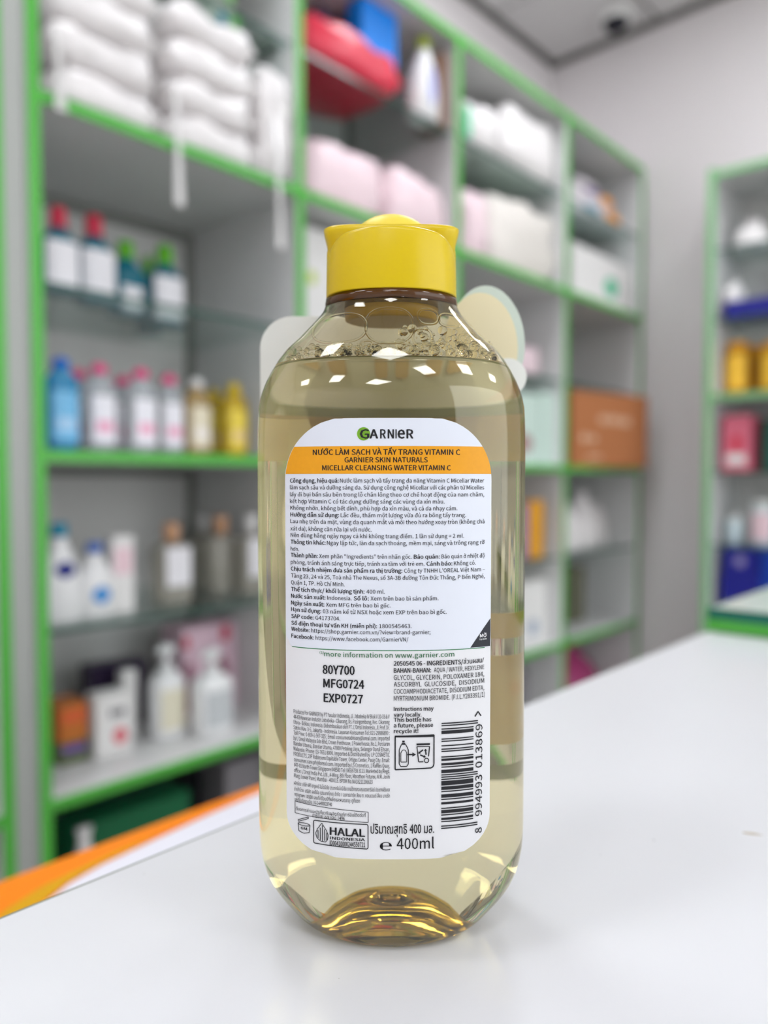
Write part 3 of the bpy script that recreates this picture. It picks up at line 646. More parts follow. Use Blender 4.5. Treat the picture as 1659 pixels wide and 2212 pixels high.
def mk_pump(root, w, h, o, seed):
    a = w/2*.92; b = a*.8; hb = h*.72; m = cm('bodywhite', rough=.3)
    rings('bottle_body', [(0,a*.92,b*.92,2.6),(.005,a,b,2.6),(hb*.82,a,b,2.6),(hb*.92,a*.82,b*.84,2.4),(hb,a*.36,b*.42,2)], m, root, 24)
    rings('collar', [(hb,a*.4,a*.4,2),(hb+h*.07,a*.4,a*.4,2),(hb+h*.09,a*.2,a*.2,2)], m, root, 18)
    rings('pump_stem', [(hb+h*.08,a*.13,a*.13,2),(h*.93,a*.13,a*.13,2)], m, root, 12)
    rings('pump_head', [(h*.89,a*.40,a*.40,2),(h*.96,a*.46,a*.46,2),(h,a*.34,a*.34,2)], m, root, 18)
    tube('nozzle', [(0,0,h*.955),(-a*.5,-a*.2,h*.955),(-a*.72,-a*.28,h*.93)], a*.15, m, root, 10)
    front_label('front_label', root, a, b, hb*.15, hb*.75, 2.6, cm(o['lab'], rough=.5), .75)
def mk_jar(root, w, h, o, seed):
    a = w/2; m = M_amber if h > .18 else (mat('jar_pale',(206,222,226),rough=.2))
    rings('jar_body', [(0,a*.92,a*.92,2),(.004,a,a,2),(h*.8,a,a,2),(h*.86,a*.86,a*.86,2)], m, root, 24)
    rings('lid', [(h*.86,a*.9,a*.9,2),(h*.98,a*.9,a*.9,2),(h,a*.84,a*.84,2)], cm('orangeyellow') if h > .18 else cm('white'), root, 24)
    if o.get('lab'): front_label('paper_label', root, a, a, h*.12, h*.76, 2, cm(o['lab']), .9)
MK = dict(pack=mk_pack, bag=mk_bag, box=mk_box, mouthwash=mk_mouthwash, micellar=mk_micellar, lotion=mk_lotion, serum=mk_serum, pump=mk_pump, jar=mk_jar)
for q, (kind, label, group, x, y, z, w, h, o) in enumerate(ITEMS):
    end = x > 3.1 and y < 1.2                     # stands in the end wall cabinet, which faces -X
    loc = (x, y, z+.0005)
    if end and kind == 'jar': loc = (x+w/2, y, z+.0005)
    root = tag(empty(NAMES[kind], loc, -pi/2 if end else 0), label, CATS[kind], group or None)
    MK[kind](root, w, h, o, q)
# brown carton on the end bay, turned and standing out over the shelf edge
cr = tag(empty('cardboard_box', (2.80, 1.52, .185), radians(-14.4)), 'brown cardboard carton with pale print standing out of the end bay', 'carton')
M_card = mat('cardboard', (176,112,70), rough=.7, noise=.06, scale=12)
box('carton_body', (0,0,0), (.48,.26,.302), M_card, cr, .002)
box('top_flap', (.002,.002,.302), (.478,.128,.305), M_card, cr); box('top_flap', (.002,.132,.302), (.478,.258,.305), M_card, cr)
box('tape', (.0,.11,.305), (.48,.15,.3055), mat('tape',(196,150,104),rough=.2), cr)
M_cp = mat('carton_print', (212,170,140), rough=.7)
for x0, x1, z0, z1 in ((.17,.22,.18,.21),(.23,.29,.18,.21),(.30,.36,.175,.205),(.06,.10,.10,.13),(.11,.15,.10,.125),(.10,.18,.03,.045)):
    box('printed_text', (x0,-.0006,z0), (x1,.0002,z1), M_cp, cr)

LABEL_LINES = [
  ('sticker_title', 'NƯỚC LÀM SẠCH VÀ TẨY TRANG VITAMIN C', -19.5, 16.65, 129.19, 1.32, 1, 'k'),
  ('sticker_title', 'GARNIER SKIN NATURALS', -11.64, 8.65, 127.34, 1.25, 1, 'k'),
  ('sticker_title', 'MICELLAR CLEANSING WATER VITAMIN C', -17.15, 14.33, 125.42, 1.25, 1, 'k'),
  ('sticker_text', 'Công dụng, hiệu quả:', -25.44, -13.06, 122.43, 0.99, 1, 'k'),
  ('sticker_text', 'Nước làm sạch và tẩy trang đa năng Vitamin C Micellar Water', -12.73, 22.79, 122.43, 0.99, 0, 'k'),
  ('sticker_text', 'làm sạch sâu và dưỡng sáng da. Sử dụng công nghệ Micellar với các phân tử Micelles', -25.45, 22.8, 120.74, 0.99, 0, 'k'),
  ('sticker_text', 'lấy đi bụi bẩn sâu bên trong lỗ chân lông theo cơ chế hoạt động của nam châm,', -25.46, 22.81, 119.01, 0.99, 0, 'k'),
  ('sticker_text', 'kết hợp Vitamin C có tác dụng dưỡng sáng các vùng da xỉn màu.', -25.47, 12.79, 117.32, 0.99, 0, 'k'),
  ('sticker_text', 'Không nhờn, không bết dính, phù hợp da xỉn màu, và cả da nhạy cảm.', -25.37, 15.97, 115.65, 0.99, 0, 'k'),
  ('sticker_text', 'Hướng dẫn sử dụng:', -25.38, -12.98, 113.99, 0.99, 1, 'k'),
  ('sticker_text', 'Lắc đều, thấm một lượng vừa đủ ra bông tẩy trang.', -12.59, 18.17, 113.99, 0.99, 0, 'k'),
  ('sticker_text', 'Lau nhẹ trên da mặt, vùng da quanh mắt và môi theo hướng xoay tròn (không chà', -25.39, 22.95, 112.32, 0.99, 0, 'k'),
  ('sticker_text', 'xát da), không cần rửa lại với nước.', -25.4, -5.04, 110.51, 0.99, 0, 'k'),
  ('sticker_text', 'Nên dùng hằng ngày ngay cả khi không trang điểm. 1 lần sử dụng = 2 ml.', -25.33, 17.68, 108.89, 0.99, 0, 'k'),
  ('sticker_text', 'Thông tin khác:', -25.34, -16.36, 107.18, 0.99, 1, 'k'),
  ('sticker_text', 'Ngay lập tức, làn da sạch thoáng, mềm mại, sáng và trông rạng rỡ', -16.0, 22.98, 107.18, 0.99, 0, 'k'),
  ('sticker_text', 'hơn.', -25.35, -23.11, 105.44, 0.99, 0, 'k'),
  ('sticker_text', 'Thành phần:', -25.32, -18.3, 103.87, 0.99, 1, 'k'),
  ('sticker_text', 'Xem phần "Ingredients" trên nhãn gốc.', -17.96, 4.76, 103.87, 0.99, 0, 'k'),
  ('sticker_text', 'Bảo quản:', 5.25, 11.67, 103.87, 0.99, 1, 'k'),
  ('sticker_text', 'Bảo quản ở nhiệt độ', 12.1, 23.07, 103.87, 0.99, 0, 'k'),
  ('sticker_text', 'phòng, tránh ánh sáng trực tiếp, tránh xa tầm với trẻ em.', -25.33, 7.88, 102.13, 0.99, 0, 'k'),
  ('sticker_text', 'Cảnh báo:', 8.38, 14.77, 102.13, 0.99, 1, 'k'),
  ('sticker_text', 'Không có.', 15.18, 20.73, 102.13, 0.99, 0, 'k'),
  ('sticker_text', 'Chịu trách nhiệm đưa sản phẩm ra thị trường:', -25.34, 2.48, 100.45, 0.99, 1, 'k'),
  ('sticker_text', "Công ty TNHH L'OREAL Việt Nam –", 2.9, 23.09, 100.45, 0.99, 0, 'k'),
  ('sticker_text', 'Tầng 23, 24 và 25, Toà nhà The Nexus, số 3A-3B đường Tôn Đức Thắng, P Bến Nghé,', -25.28, 23.1, 98.71, 0.99, 0, 'k'),
  ('sticker_text', 'Quận 1, TP. Hồ Chí Minh.', -25.29, -11.63, 97.03, 0.99, 0, 'k'),
  ('sticker_text', 'Thể tích thực/ khối lượng tịnh:', -25.3, -6.76, 95.32, 0.99, 1, 'k'),
  ('sticker_text', '400 ml.', -6.3, -1.78, 95.32, 0.99, 0, 'k'),
  ('sticker_text', 'Nước sản xuất:', -25.3, -16.41, 93.63, 0.99, 1, 'k'),
  ('sticker_text', 'Indonesia.', -15.97, -9.92, 93.63, 0.99, 0, 'k'),
  ('sticker_text', 'Số lô:', -9.43, -5.71, 93.63, 0.99, 1, 'k'),
  ('sticker_text', 'Xem trên bao bì sản phẩm.', -5.28, 11.37, 93.63, 0.99, 0, 'k'),
  ('sticker_text', 'Ngày sản xuất:', -25.31, -16.71, 91.92, 0.99, 1, 'k'),
  ('sticker_text', 'Xem MFG trên bao bì gốc.', -16.31, -0.37, 91.92, 0.99, 0, 'k'),
  ('sticker_text', 'Hạn sử dụng:', -25.32, -17.5, 90.25, 0.99, 1, 'k'),
  ('sticker_text', '03 năm kể từ NSX hoặc xem EXP trên bao bì gốc.', -17.09, 13.44, 90.25, 0.99, 0, 'k'),
  ('sticker_text', 'SAP code:', -25.26, -19.44, 88.55, 0.99, 1, 'k'),
  ('sticker_text', 'G4173704.', -19.0, -12.74, 88.55, 0.99, 0, 'k'),
  ('sticker_text', 'Số điện thoại tư vấn KH (miễn phí):', -25.27, -3.68, 86.83, 0.99, 1, 'k'),
  ('sticker_text', '1800545463.', -3.19, 4.79, 86.83, 0.99, 0, 'k'),
  ('sticker_text', 'Website:', -25.28, -20.49, 85.31, 0.99, 1, 'k'),
  ('sticker_text', 'https://shop.garnier.com.vn/?view=brand-garnier;', -20.07, 9.4, 85.31, 0.99, 0, 'k'),
  ('sticker_text', 'Facebook:', -25.29, -19.39, 83.55, 0.99, 1, 'k'),
  ('sticker_text', 'https://www.facebook.com/GarnierVN/', -18.95, 3.97, 83.55, 0.99, 0, 'k'),
  ('corner_text', 'MỞ', 21.87, 23.61, 83.9, 0.86, 1, 'w'),
  ('corner_text', 'TẠI ĐÂY', 21.73, 23.72, 83.23, 0.36, 1, 'w'),
  ('green_text', 'more information on www.garnier.com', -16.79, 15.36, 79.57, 1.19, 0, 'g'),
  ('green_text', '(1)', -17.94, -16.85, 80.17, 0.59, 0, 'g'),
  ('batch_code', '80Y700', -17.21, -9.19, 75.21, 2.18, 2, 'k'),
  ('batch_code', 'MFG0724', -17.05, -6.82, 71.82, 2.11, 2, 'k'),
  ('batch_code', 'EXP0727', -16.96, -7.15, 68.18, 2.11, 2, 'k'),
  ('ingredients_text', '2050545 06 - INGREDIENTS/', 0.39, 17.61, 77.57, 1.12, 1, 'k'),
  ('ingredients_text', 'ส่วนผสม/', 17.71, 22.97, 77.57, 1.12, 1, 'k'),
  ('ingredients_text', 'BAHAN-BAHAN:', 0.39, 9.59, 75.84, 1.12, 1, 'k'),
  ('ingredients_text', 'AQUA / WATER, HEXYLENE', 10.26, 23.05, 75.84, 1.12, 0, 'k'),
  ('ingredients_text', 'GLYCOL, GLYCERIN, POLOXAMER 184,', 0.39, 23.06, 74.05, 1.19, 0, 'k'),
  ('ingredients_text', 'ASCORBYL  GLUCOSIDE,  DISODIUM', 0.4, 23.07, 72.38, 1.19, 0, 'k'),
  ('ingredients_text', 'COCOAMPHODIACETATE, DISODIUM EDTA,', 0.4, 23.08, 70.62, 1.19, 0, 'k'),
  ('ingredients_text', 'MYRTRIMONIUM BROMIDE. (F.I.L.Y283391/1)', 0.4, 23.27, 68.89, 1.19, 0, 'k'),
  ('recycle_text', 'Instructions may', 0.4, 10.22, 66.36, 0.99, 1, 'k'),
  ('recycle_text', 'vary locally.', 0.4, 7.23, 64.93, 0.99, 1, 'k'),
  ('recycle_text', 'This bottle has', 0.4, 9.69, 63.66, 0.99, 1, 'k'),
  ('recycle_text', 'a future, please', 0.4, 10.13, 62.26, 0.99, 1, 'k'),
  ('recycle_text', 'recycle it!', 0.4, 6.48, 60.85, 0.99, 1, 'k'),
  ('small_print', 'Produced for GARNIER by PT Yasulor Indonesia, Jl. Jababeka IV Blok V 10-33 & V', -24.77, -0.62, 64.44, 1.02, 0, 'k'),
  ('small_print', '44-63 Kawasan Industri Jababeka - Cikarang, Ds. Pasirgombong, Kec. Cikarang', -24.78, -0.62, 63.09, 1.02, 0, 'k'),
  ('small_print', "Utara - Bekasi, Indonesia. Didistribusikan oleh PT. L'Oreal Indonesia, Jl. Prof. Dr.", -24.78, -0.62, 61.73, 1.02, 0, 'k'),
  ('small_print', 'Satrio Kav. 3-5, Jakarta - Indonesia. Layanan Konsumen Tel: 021-29886899 :', -24.79, -0.62, 60.37, 1.02, 0, 'k'),
  ('small_print', 'Toll Free : 0-800-1-567-325 ; Email :consumeradvisory@loreal.com. Imported', -24.8, -0.62, 59.02, 1.02, 0, 'k'),
  ('small_print', "by L'Oreal Malaysia Sdn Bhd, Crown Penthouse, 1 Powerhouse, No.1, Persiaran", -24.81, -0.62, 57.66, 1.02, 0, 'k'),
  ('small_print', 'Bandar Utama, Bandar Utama, 47800 Petaling Jaya, Selangor Darul Ehsan,', -24.81, -0.62, 56.3, 1.02, 0, 'k'),
  ('small_print', 'Malaysia. Phone  03-7651 8000. Imported & Distributed by  LP COSMETIC', -24.82, -0.62, 54.94, 1.02, 0, 'k'),
  ('small_print', 'PRODUCTS, 23F Robinsons Equitable Tower, Ortigas Center, Pasig City. Email:', -24.83, -0.62, 53.58, 1.02, 0, 'k'),
  ('small_print', 'consumer.care.ph@loreal.com. Imported by LS Cosmetics, 1 Raffles Quay,', -24.73, -0.55, 52.2, 1.02, 0, 'k'),
  ('small_print', '#47-01 North Tower Singapore 048583 Tel (065)6738 3113. Marketed by/Regd.', -24.73, -0.55, 50.83, 1.02, 0, 'k'),
  ('small_print', "office: L'Oreal India Pvt. Ltd., A-Wing, 8th Floor, Marathon Futurex, N.M. Joshi", -24.74, -0.55, 49.45, 1.02, 0, 'k'),
  ('small_print', 'Marg, Lower Parel, Mumbai - 400013. BPOM No.NA18211206623', -24.75, -4.82, 48.11, 1.02, 0, 'k'),
  ('small_print', 'ผลิตโดย: บริษัท พีที ยาซูลอร์ อินโดนีเซีย ประเทศอินโดนีเซีย ภายใต้การควบคุมของการ์นิเย่ ประเทศฝรั่งเศส', -24.76, -0.55, 46.23, 0.86, 0, 'k'),
  ('small_print', 'นำเข้าโดย: บริษัท ลอรีอัล (ประเทศไทย) จำกัด 1 อาคารปาร์ค สีลม ถ. คอนแวนต์ สีลม บางรัก', -24.69, -0.55, 44.71, 0.86, 0, 'k'),
  ('small_print', 'กรุงเทพฯ 10500 เลขที่/เดือนปีที่ผลิตและหมดอายุ: ดูที่ขวด', -24.63, -7.98, 43.32, 0.86, 0, 'k'),
  ('small_print', 'เลขที่ใบรับจดแจ้ง: 10-2-6400023740', -24.59, -14.94, 42.04, 0.86, 0, 'k'),
  ('small_print', 'ต้องการคำแนะนำเกี่ยวกับผลิตภัณฑ์การ์นิเย่ติดต่อที่', -24.25, -6.52, 39.76, 0.79, 0, 'k'),
  ('small_print', 'การ์นิเย่ ออนไลน์ 1496', -19.91, -11.75, 38.7, 0.92, 0, 'k'),
  ('volume_text', 'ปริมาณสุทธิ 400 มล.', -5.33, 10.46, 35.64, 2.18, 1, 'k'),
  ('volume_text', '℮', -3.04, -0.05, 31.48, 2.04, 0, 'k'),
  ('volume_text', '400ml', 1.15, 10.47, 31.74, 2.77, 0, 'k'),
  ('halal_mark', 'HALAL', -15.54, -6.66, 34.8, 1.91, 2, 'k'),
  ('halal_mark', 'INDONESIA', -15.47, -6.69, 33.65, 0.73, 1, 'k'),
  ('halal_mark', 'ID00410000244550721', -15.54, -6.66, 32.16, 1.19, 1, 'k'),
  ('opened_jar_mark', '6M', -23.01, -21.31, 35.09, 0.73, 1, 'k'),
  ('brand_name', 'G', -7.9, -5.55, 133.15, 2.18, 2, 'k'),
  ('brand_name', 'A', -5.55, -3.4, 133.15, 2.18, 2, 'k'),
  ('brand_name', 'R', -2.95, -1.52, 133.15, 2.18, 2, 'k'),
  ('brand_name', 'N', -1.13, 0.43, 133.15, 2.18, 2, 'k'),
  ('brand_name', 'I', 0.76, 1.08, 133.15, 2.18, 2, 'k'),
  ('brand_name', 'e', 1.24, 3.1, 133.15, 2.18, 3, 'k'),
  ('brand_name', 'R', 3.42, 5.15, 133.15, 2.18, 2, 'k'),
]

# ------------------------------------------------------------------ the bottle on the counter (local mm -> m, -Y faces the camera)
MM = .001
bt = tag(empty('micellar_bottle', (.212*cos(VIEW)+.002*sin(VIEW), .212*sin(VIEW)-.002*cos(VIEW), .0002), VIEW-pi/2),
         'large clear bottle of pale yellow liquid with yellow flip cap on the counter', 'bottle')
G_pet = glass('bottle_plastic', (.985,.962,.893), 1.47)
G_liq = glass('pale_yellow_liquid', (.995,.995,.99), 1.335)
_nt = G_liq.node_tree; _va = _nt.nodes.new('ShaderNodeVolumeAbsorption'); _va.inputs['Color'].default_value = (.80,.775,.09,1); _va.inputs['Density'].default_value = 5.0
_nt.links.new(_va.outputs[0], _nt.nodes['Material Output'].inputs['Volume'])
G_bub = glass('bubble_film', (.995,.985,.95), 1.14)
def sring(z, a, b, n, N):
    R_ = []
    for k in range(N):
        t = 2*pi*k/N; c, s = cos(t), sin(t); e = 2/n
        R_.append((a*math.copysign(abs(c)**e, c)*MM, b*math.copysign(abs(s)**e, s)*MM, z*MM))
    return R_
def loft(name, ringlist, m, parent, close_first=True, close_last=True):
    N = len(ringlist[0]); V = [v for r in ringlist for v in r]; Fc = []
    for i in range(len(ringlist)-1):
        for k in range(N):
            k2 = (k+1) % N; Fc.append((i*N+k, i*N+k2, (i+1)*N+k2, (i+1)*N+k))
    if close_first:
        c = len(V); V.append(tuple(sum(v[i] for v in ringlist[0])/N for i in range(3)))
        for k in range(N): Fc.append((c, (k+1) % N, k))
    if close_last:
        c = len(V); o_ = (len(ringlist)-1)*N; V.append(tuple(sum(v[i] for v in ringlist[-1])/N for i in range(3)))
        for k in range(N): Fc.append((c, o_+k, o_+(k+1) % N))
    return obj(name, V, Fc, m, parent, True)
NB = 112
ZS = [0,.3,.6,1.2,2.3,3.6,5,6.6,9,11.5,14,17,20,23.5,27,30,40,55,70,85,100,115,125,133,138,142.3,145,147,149.5,152.2,155,158,159.5,161,162.5,164,166.1,167.5,168.8,170,171,172.3,173.5,176,179]
TH = .7
base_out = [(9.0,1.0,.8),(9.0,3.0,2.4),(10.2,3.7,2.9),(10.1,7,5.2),(9.4,11,8.0),(7.7,14.6,10.4),(5.0,17.6,12.5),(2.0,19.8,14.0),(.2,20.7,14.6)]           # push-up under the foot, centre to rim
outer = [sring(z, a, b, 2.05, NB) for z, a, b in base_out]+[sring(z, *prof(z), NB) for z in ZS]
def inner_rows(th, ztop):
    rows = []
    for z, a, b in base_out: rows.append((z+th*1.3, max(.4, a-.2), max(.3, b-.2), 2.05))
    for z in ZS:
        if z < .6: continue
        a, b, n = prof(z)
        if z+th*.6 > ztop: break
        rows.append((max(z, .6)+(th if z < 17 else 0)*max(0, 1-z/17), a-th, b-th, n))
    return rows
inn = inner_rows(TH, 1e9)
inner = [sring(z, a, b, n, NB) for z, a, b, n in inn]
# outer skin from the base centre up, over the lip, and down the inside to the base centre
body = loft('bottle_body', outer+inner[::-1], G_pet, bt)
LV = 153.6
lq = [r for r in inner_rows(TH-.05, 1e9) if r[0] < LV-.3]
a, b, n = prof(LV); lq += [(LV, a-TH+.05, b-TH+.05, n), (LV, a-TH-.8, b-TH-.8, n), (LV-.15, (a-TH)*.8, (b-TH)*.8, n), (LV-.15, (a-TH)*.3, (b-TH)*.3, n)]
liquid = loft('liquid', [sring(*r, NB) for r in lq], G_liq, bt)
def tint_mat():
    m = bpy.data.materials.new('painted_base_glow'); m.use_nodes = True; nt = m.node_tree; nt.nodes.remove(nt.nodes['Principled BSDF'])
    t = nt.nodes.new('ShaderNodeBsdfTransparent'); t.inputs['Color'].default_value = (.84,.70,.36,1)
    nt.links.new(t.outputs[0], nt.nodes['Material Output'].inputs['Surface']); return m
loft('base_glow_sheet', [sring(z+TH*1.3+.35, a_, b_, 2.05, NB) for z, a_, b_ in base_out], tint_mat(), bt, True, False)  # tint sheet paints the golden glow of long light paths into the base
# foam on the surface: small bubbles round the wall, larger film bubbles above
rb = random.Random(3); bm = bmesh.new()
def add_bubble(x, z, r, dep=None):
    y = front_y(x, z, -TH-r*.9) if dep is None else dep
    bmesh.ops.create_icosphere(bm, subdivisions=2, radius=r*MM, matrix=Matrix.Translation((x*MM, y*MM, z*MM)))
for k in range(300):
    x = rb.uniform(-28.5, 29); zl = LV+.25; r = rb.uniform(.25,.8) if rb.random() < .85 else rb.uniform(.8,1.5)
    add_bubble(max(-26.5, min(26.5, x)), zl+r*.6+rb.random()**2*(2.5 if x < 2 else 7.5), r)
for k in range(120):
    t = rb.uniform(0, pi); a, b, n = prof(LV+1); r = rb.uniform(.3,.9)
    bmesh.ops.create_icosphere(bm, subdivisions=1, radius=r*MM, matrix=Matrix.Translation(((a-2)*cos(t)*MM, (b-2)*.96*sin(t)*MM, (LV+.4+r*.5)*MM)))
fo = bmobj('foam', bm, G_bub, bt, True); fo['kind'] = 'stuff'
for cx, cz, rx, rz in ((-13.4,161.6,7.0,4.3),(-.6,161.8,6.0,5.0),(9.2,164.6,2.6,2.2),(15.0,164.2,3.0,2.0),(7.6,158.6,2.4,2.4),(-6.2,156.2,1.6,1.5),(19.6,158.8,2.6,1.6),(-.5,155.6,5.6,1.4),(7.2,155.4,4.4,1.3),(-15,155.3,7,1.2)):
    pts = []
    for k in range(30):
        t = 2*pi*k/30; e = .8
        x = cx+rx*math.copysign(abs(cos(t))**e, cos(t)); z = cz+rz*math.copysign(abs(sin(t))**e, sin(t))
        a, b, n = prof(z); x = max(-(a-3), min(a-3, x))
        pts.append((x*MM, front_y(x, z, -TH-.35)*MM, z*MM))
    tube('film_bubble', pts, .00034, G_bub, fo, 6, True)
# cap
M_cap = mat('cap_yellow', (208,180,0), rough=.28, spec=.45)
M_capl = mat('cap_pale_yellow', (232,208,76), rough=.42)
cap = tag(empty('cap', (0,0,0)), 'yellow flip-top cap'); cap.parent = bt
N = 96; CA, CB, CN = 17.7, 14.4, 2.35
def cap_top(x, y):
    z = 188.2-1.3*(x/15)**2-4.0*max(0, (abs(x)-12.0)/5.7)**2.2
    return z if y < 0 else max(z, 186.5)
rows_ = []
base_ring = sring(0, CA, CB, CN, N)
for tz, sc in ((0,.93),(0,1.0),(.02,1.004),(.5,1.0),(.93,.995),(.975,.985),(1,.955),(1,.8)):
    rr = []
    for (x, y, z) in base_ring:
        zt = cap_top(x/MM, y)
        rr.append((x*sc, y*sc, (172.3+(zt-172.3)*tz)*MM))
    rows_.append(rr)
loft('skirt', rows_, M_cap, cap, True, True)
rings('flip_lid', [(z*MM, a*MM, b*MM, n, 0, cy*MM) for z, a, b, n, cy in ((180,17.2,9.6,3.4,4.2),(184,17.4,9.8,4,4),(187,17.6,10.2,5,3.8),(189.2,18.2,10.6,6,3.6),(190.4,18.4,10.6,6,3.6),(190.9,18.0,10.2,5,3.6),(190.9,8,5,2.4,3.6))], M_cap, cap, 64)
dome = [(187.6+8.2*sin(t), 11.2*cos(t), 8.6*cos(t), 2, 0, 1.5) for t in [pi/2*k/12 for k in range(12)]]+[(195.8, .3, .3, 2, 0, 1.5)]
rings('thumb_dome', [(z*MM, a*MM, b*MM, n, 0, cy*MM) for z, a, b, n, cx, cy in dome], M_capl, cap, 48)

rings('cap_reflection_ring', [(z*MM, a*MM, b*MM, 2.1) for z, a, b in ((169.6,17.3,14.0),(169.9,18.1,14.6),(171.2,18.1,14.6),(172.25,17.9,14.5),(172.25,16,12.5))], mat('painted_cap_reflection',(92,54,6),rough=.08,spec=.6,trans=.35,ior=1.45), bt, 72)  # dark ring paints the yellow cap's reflection on the neck

rings('inner_plug', [(z*MM, a*MM, b*MM, 2.0) for z, a, b in ((166.2,11.6,8.6),(166.6,12.6,9.6),(172.2,13.2,10.2),(172.2,10,7.5))], mat('plug_yellow',(222,178,30),rough=.35,trans=.3), cap, 48)

# ---- printed sheets on the bottle: grids in (x, z) laid on the front surface
def sheet(name, xl, xr, z0, z1, m, parent, off, nx=36, nz=60, back=False):
    V, Fc = [], []
    for j in range(nz+1):
        z = z0+(z1-z0)*j/nz; a_, b_ = xl(z), xr(z)
        for i in range(nx+1):
            x = a_+(b_-a_)*i/nx; y = front_y(x, z, off)
            V.append((x*MM, (-y if back else y)*MM, z*MM))
    for j in range(nz):
        for i in range(nx):
            k = j*(nx+1)+i
            Fc.append((k, k+1, k+nx+2, k+nx+1) if not back else (k, k+nx+1, k+nx+2, k+1))
    return obj(name, V, Fc, m, parent, True)
def corner(zd, R): return 0 if zd >= R else R-(max(0.0, R*R-(R-zd)**2))**.5
LZ0, LZ1 = 29.1, 138.1
def inset(z):
    d = 0
    if z > LZ1-15: d = corner(LZ1-z, 15)*1.0
    if z < LZ0+9.5: d = corner(z-LZ0, 9.5)*1.35
    return d
XL, XR = -26.8, 24.75
M_lab = mat('label_paper', (216,216,217), rough=.42)
M_stk = mat('sticker_paper', (212,216,224), rough=.38)
M_band = mat('sticker_orange', (222,152,16), rough=.38, noise=.05, scale=900)
M_ink = mat('black_ink', (24,24,28), rough=.5)
M_grn = mat('green_ink', (30,120,66), rough=.5)
M_wht = mat('white_ink', (236,236,236), rough=.5)
label = sheet('back_label', lambda z: XL+inset(z), lambda z: XR-inset(z), LZ0, LZ1, M_lab, bt, .08, 36, 90)
sticker = sheet('paper_sticker', lambda z: XL+.15+inset(z-.1)+(0 if z > 84 else (84-z)*.5), lambda z: XR-.02-inset(z-.1)+(0 if z > 84 else -(84-z)*.03), 81.4, LZ1-.1, M_stk, bt, .16, 36, 60)
sheet('orange_band', lambda z: XL+.15+inset(z-.1), lambda z: XR-.02-inset(z-.1), 124.55, 131.3, M_band, sticker, .20, 36, 10)
class Ink:
    def __init__(s): s.V, s.F = [], []
    def poly(s, pts, off=.22):
        k = len(s.V); s.V += [(x*MM, front_y(x, z, off)*MM, z*MM) for x, z in pts]; s.F.append(tuple(range(k, k+len(pts))))
    def rect(s, x0, x1, z0, z1, off=.22):
        n = max(1, math.ceil(abs(x1-x0)/1.2))
        for i in range(n):
            a_, b_ = x0+(x1-x0)*i/n, x0+(x1-x0)*(i+1)/n
            s.poly([(a_, z0), (b_, z0), (b_, z1), (a_, z1)], off)
    def line(s, p, q, w, off=.22):
        L_ = math.hypot(q[0]-p[0], q[1]-p[1]); n = max(1, math.ceil(L_/1.2)); nx, nz = -(q[1]-p[1])/L_*w/2, (q[0]-p[0])/L_*w/2
        for i in range(n):
            a_ = (p[0]+(q[0]-p[0])*i/n, p[1]+(q[1]-p[1])*i/n); b_ = (p[0]+(q[0]-p[0])*(i+1)/n, p[1]+(q[1]-p[1])*(i+1)/n)
            s.poly([(a_[0]-nx, a_[1]-nz), (b_[0]-nx, b_[1]-nz), (b_[0]+nx, b_[1]+nz), (a_[0]+nx, a_[1]+nz)], off)
    def path(s, pts, w, closed=False, off=.22):
        for i in range(len(pts)-(0 if closed else 1)): s.line(pts[i], pts[(i+1) % len(pts)], w, off)
    def disc(s, cx, cz, r, n=28, off=.22): s.poly([(cx+r*cos(2*pi*k/n), cz+r*sin(2*pi*k/n)) for k in range(n)], off)
    def build(s, name, m, parent): return obj(name, s.V, s.F, m, parent)
FONT = None
try:                                             # the sans serif that ships with Blender; the built-in font otherwise
    import os
    FONT = bpy.data.fonts.load(os.path.join(bpy.utils.system_resource('DATAFILES', path='fonts'), 'Noto Sans CJK Regular.woff2'))
except Exception: FONT = None
inks = {}
def ink(name): return inks.setdefault(name, Ink())
TEXTS = {}
def is_thai(s): return any('\u0e00' <= ch <= '\u0e7f' for ch in s)
def prepare_texts(bodies):
    "turn all strings into meshes with one scene update"
    tmp = []
    for body in bodies:
        cu = bpy.data.curves.new('t', 'FONT'); cu.body = body; cu.size = 1; cu.resolution_u = 2
        if FONT and not is_thai(body) and body != '\u212e': cu.font = FONT
        o = bpy.data.objects.new('t', cu); COL.objects.link(o); tmp.append((body, o, cu))
    dg = bpy.context.evaluated_depsgraph_get(); dg.update()
    for body, o, cu in tmp:
        me = bpy.data.meshes.new_from_object(o.evaluated_get(dg))
        TEXTS[body] = ([tuple(v.co) for v in me.vertices], [tuple(p.vertices) for p in me.polygons])
        bpy.data.meshes.remove(me)
    for body, o, cu in tmp: bpy.data.objects.remove(o); bpy.data.curves.remove(cu)
def text_mesh(body, bold):
    V, Fc = TEXTS[body]
    if V:                                        # heavier strokes: the outline repeated a hair to each side
        e = (.008, .034, .045, .045)[bold]*CAPH; n = len(V); V0, F0 = V, Fc; V, Fc = [], []
        for q, (dx, dy) in enumerate(((-e, 0), (e, 0), (0, e*.6), (0, -e*.6))):
            V += [(x+dx, y+dy, z) for x, y, z in V0]; Fc += [tuple(i+q*n for i in f) for f in F0]
    return V, Fc
prepare_texts(sorted({t[1] for t in LABEL_LINES} | {'H', 'e', '\u0e01', '\u212e', '8', '994993', '013869'}))
CAPH = .7
_v, _f = text_mesh('H', 0); CAPH = max(p[1] for p in _v)
_v, _f = text_mesh('ก', 0); THAIH = max(p[1] for p in _v)*1.15
_v, _f = text_mesh('\u212e', 0); EH = max(p[1] for p in _v)
_v, _f = text_mesh('e', 0); XH = max(p[1] for p in _v)-min(p[1] for p in _v)
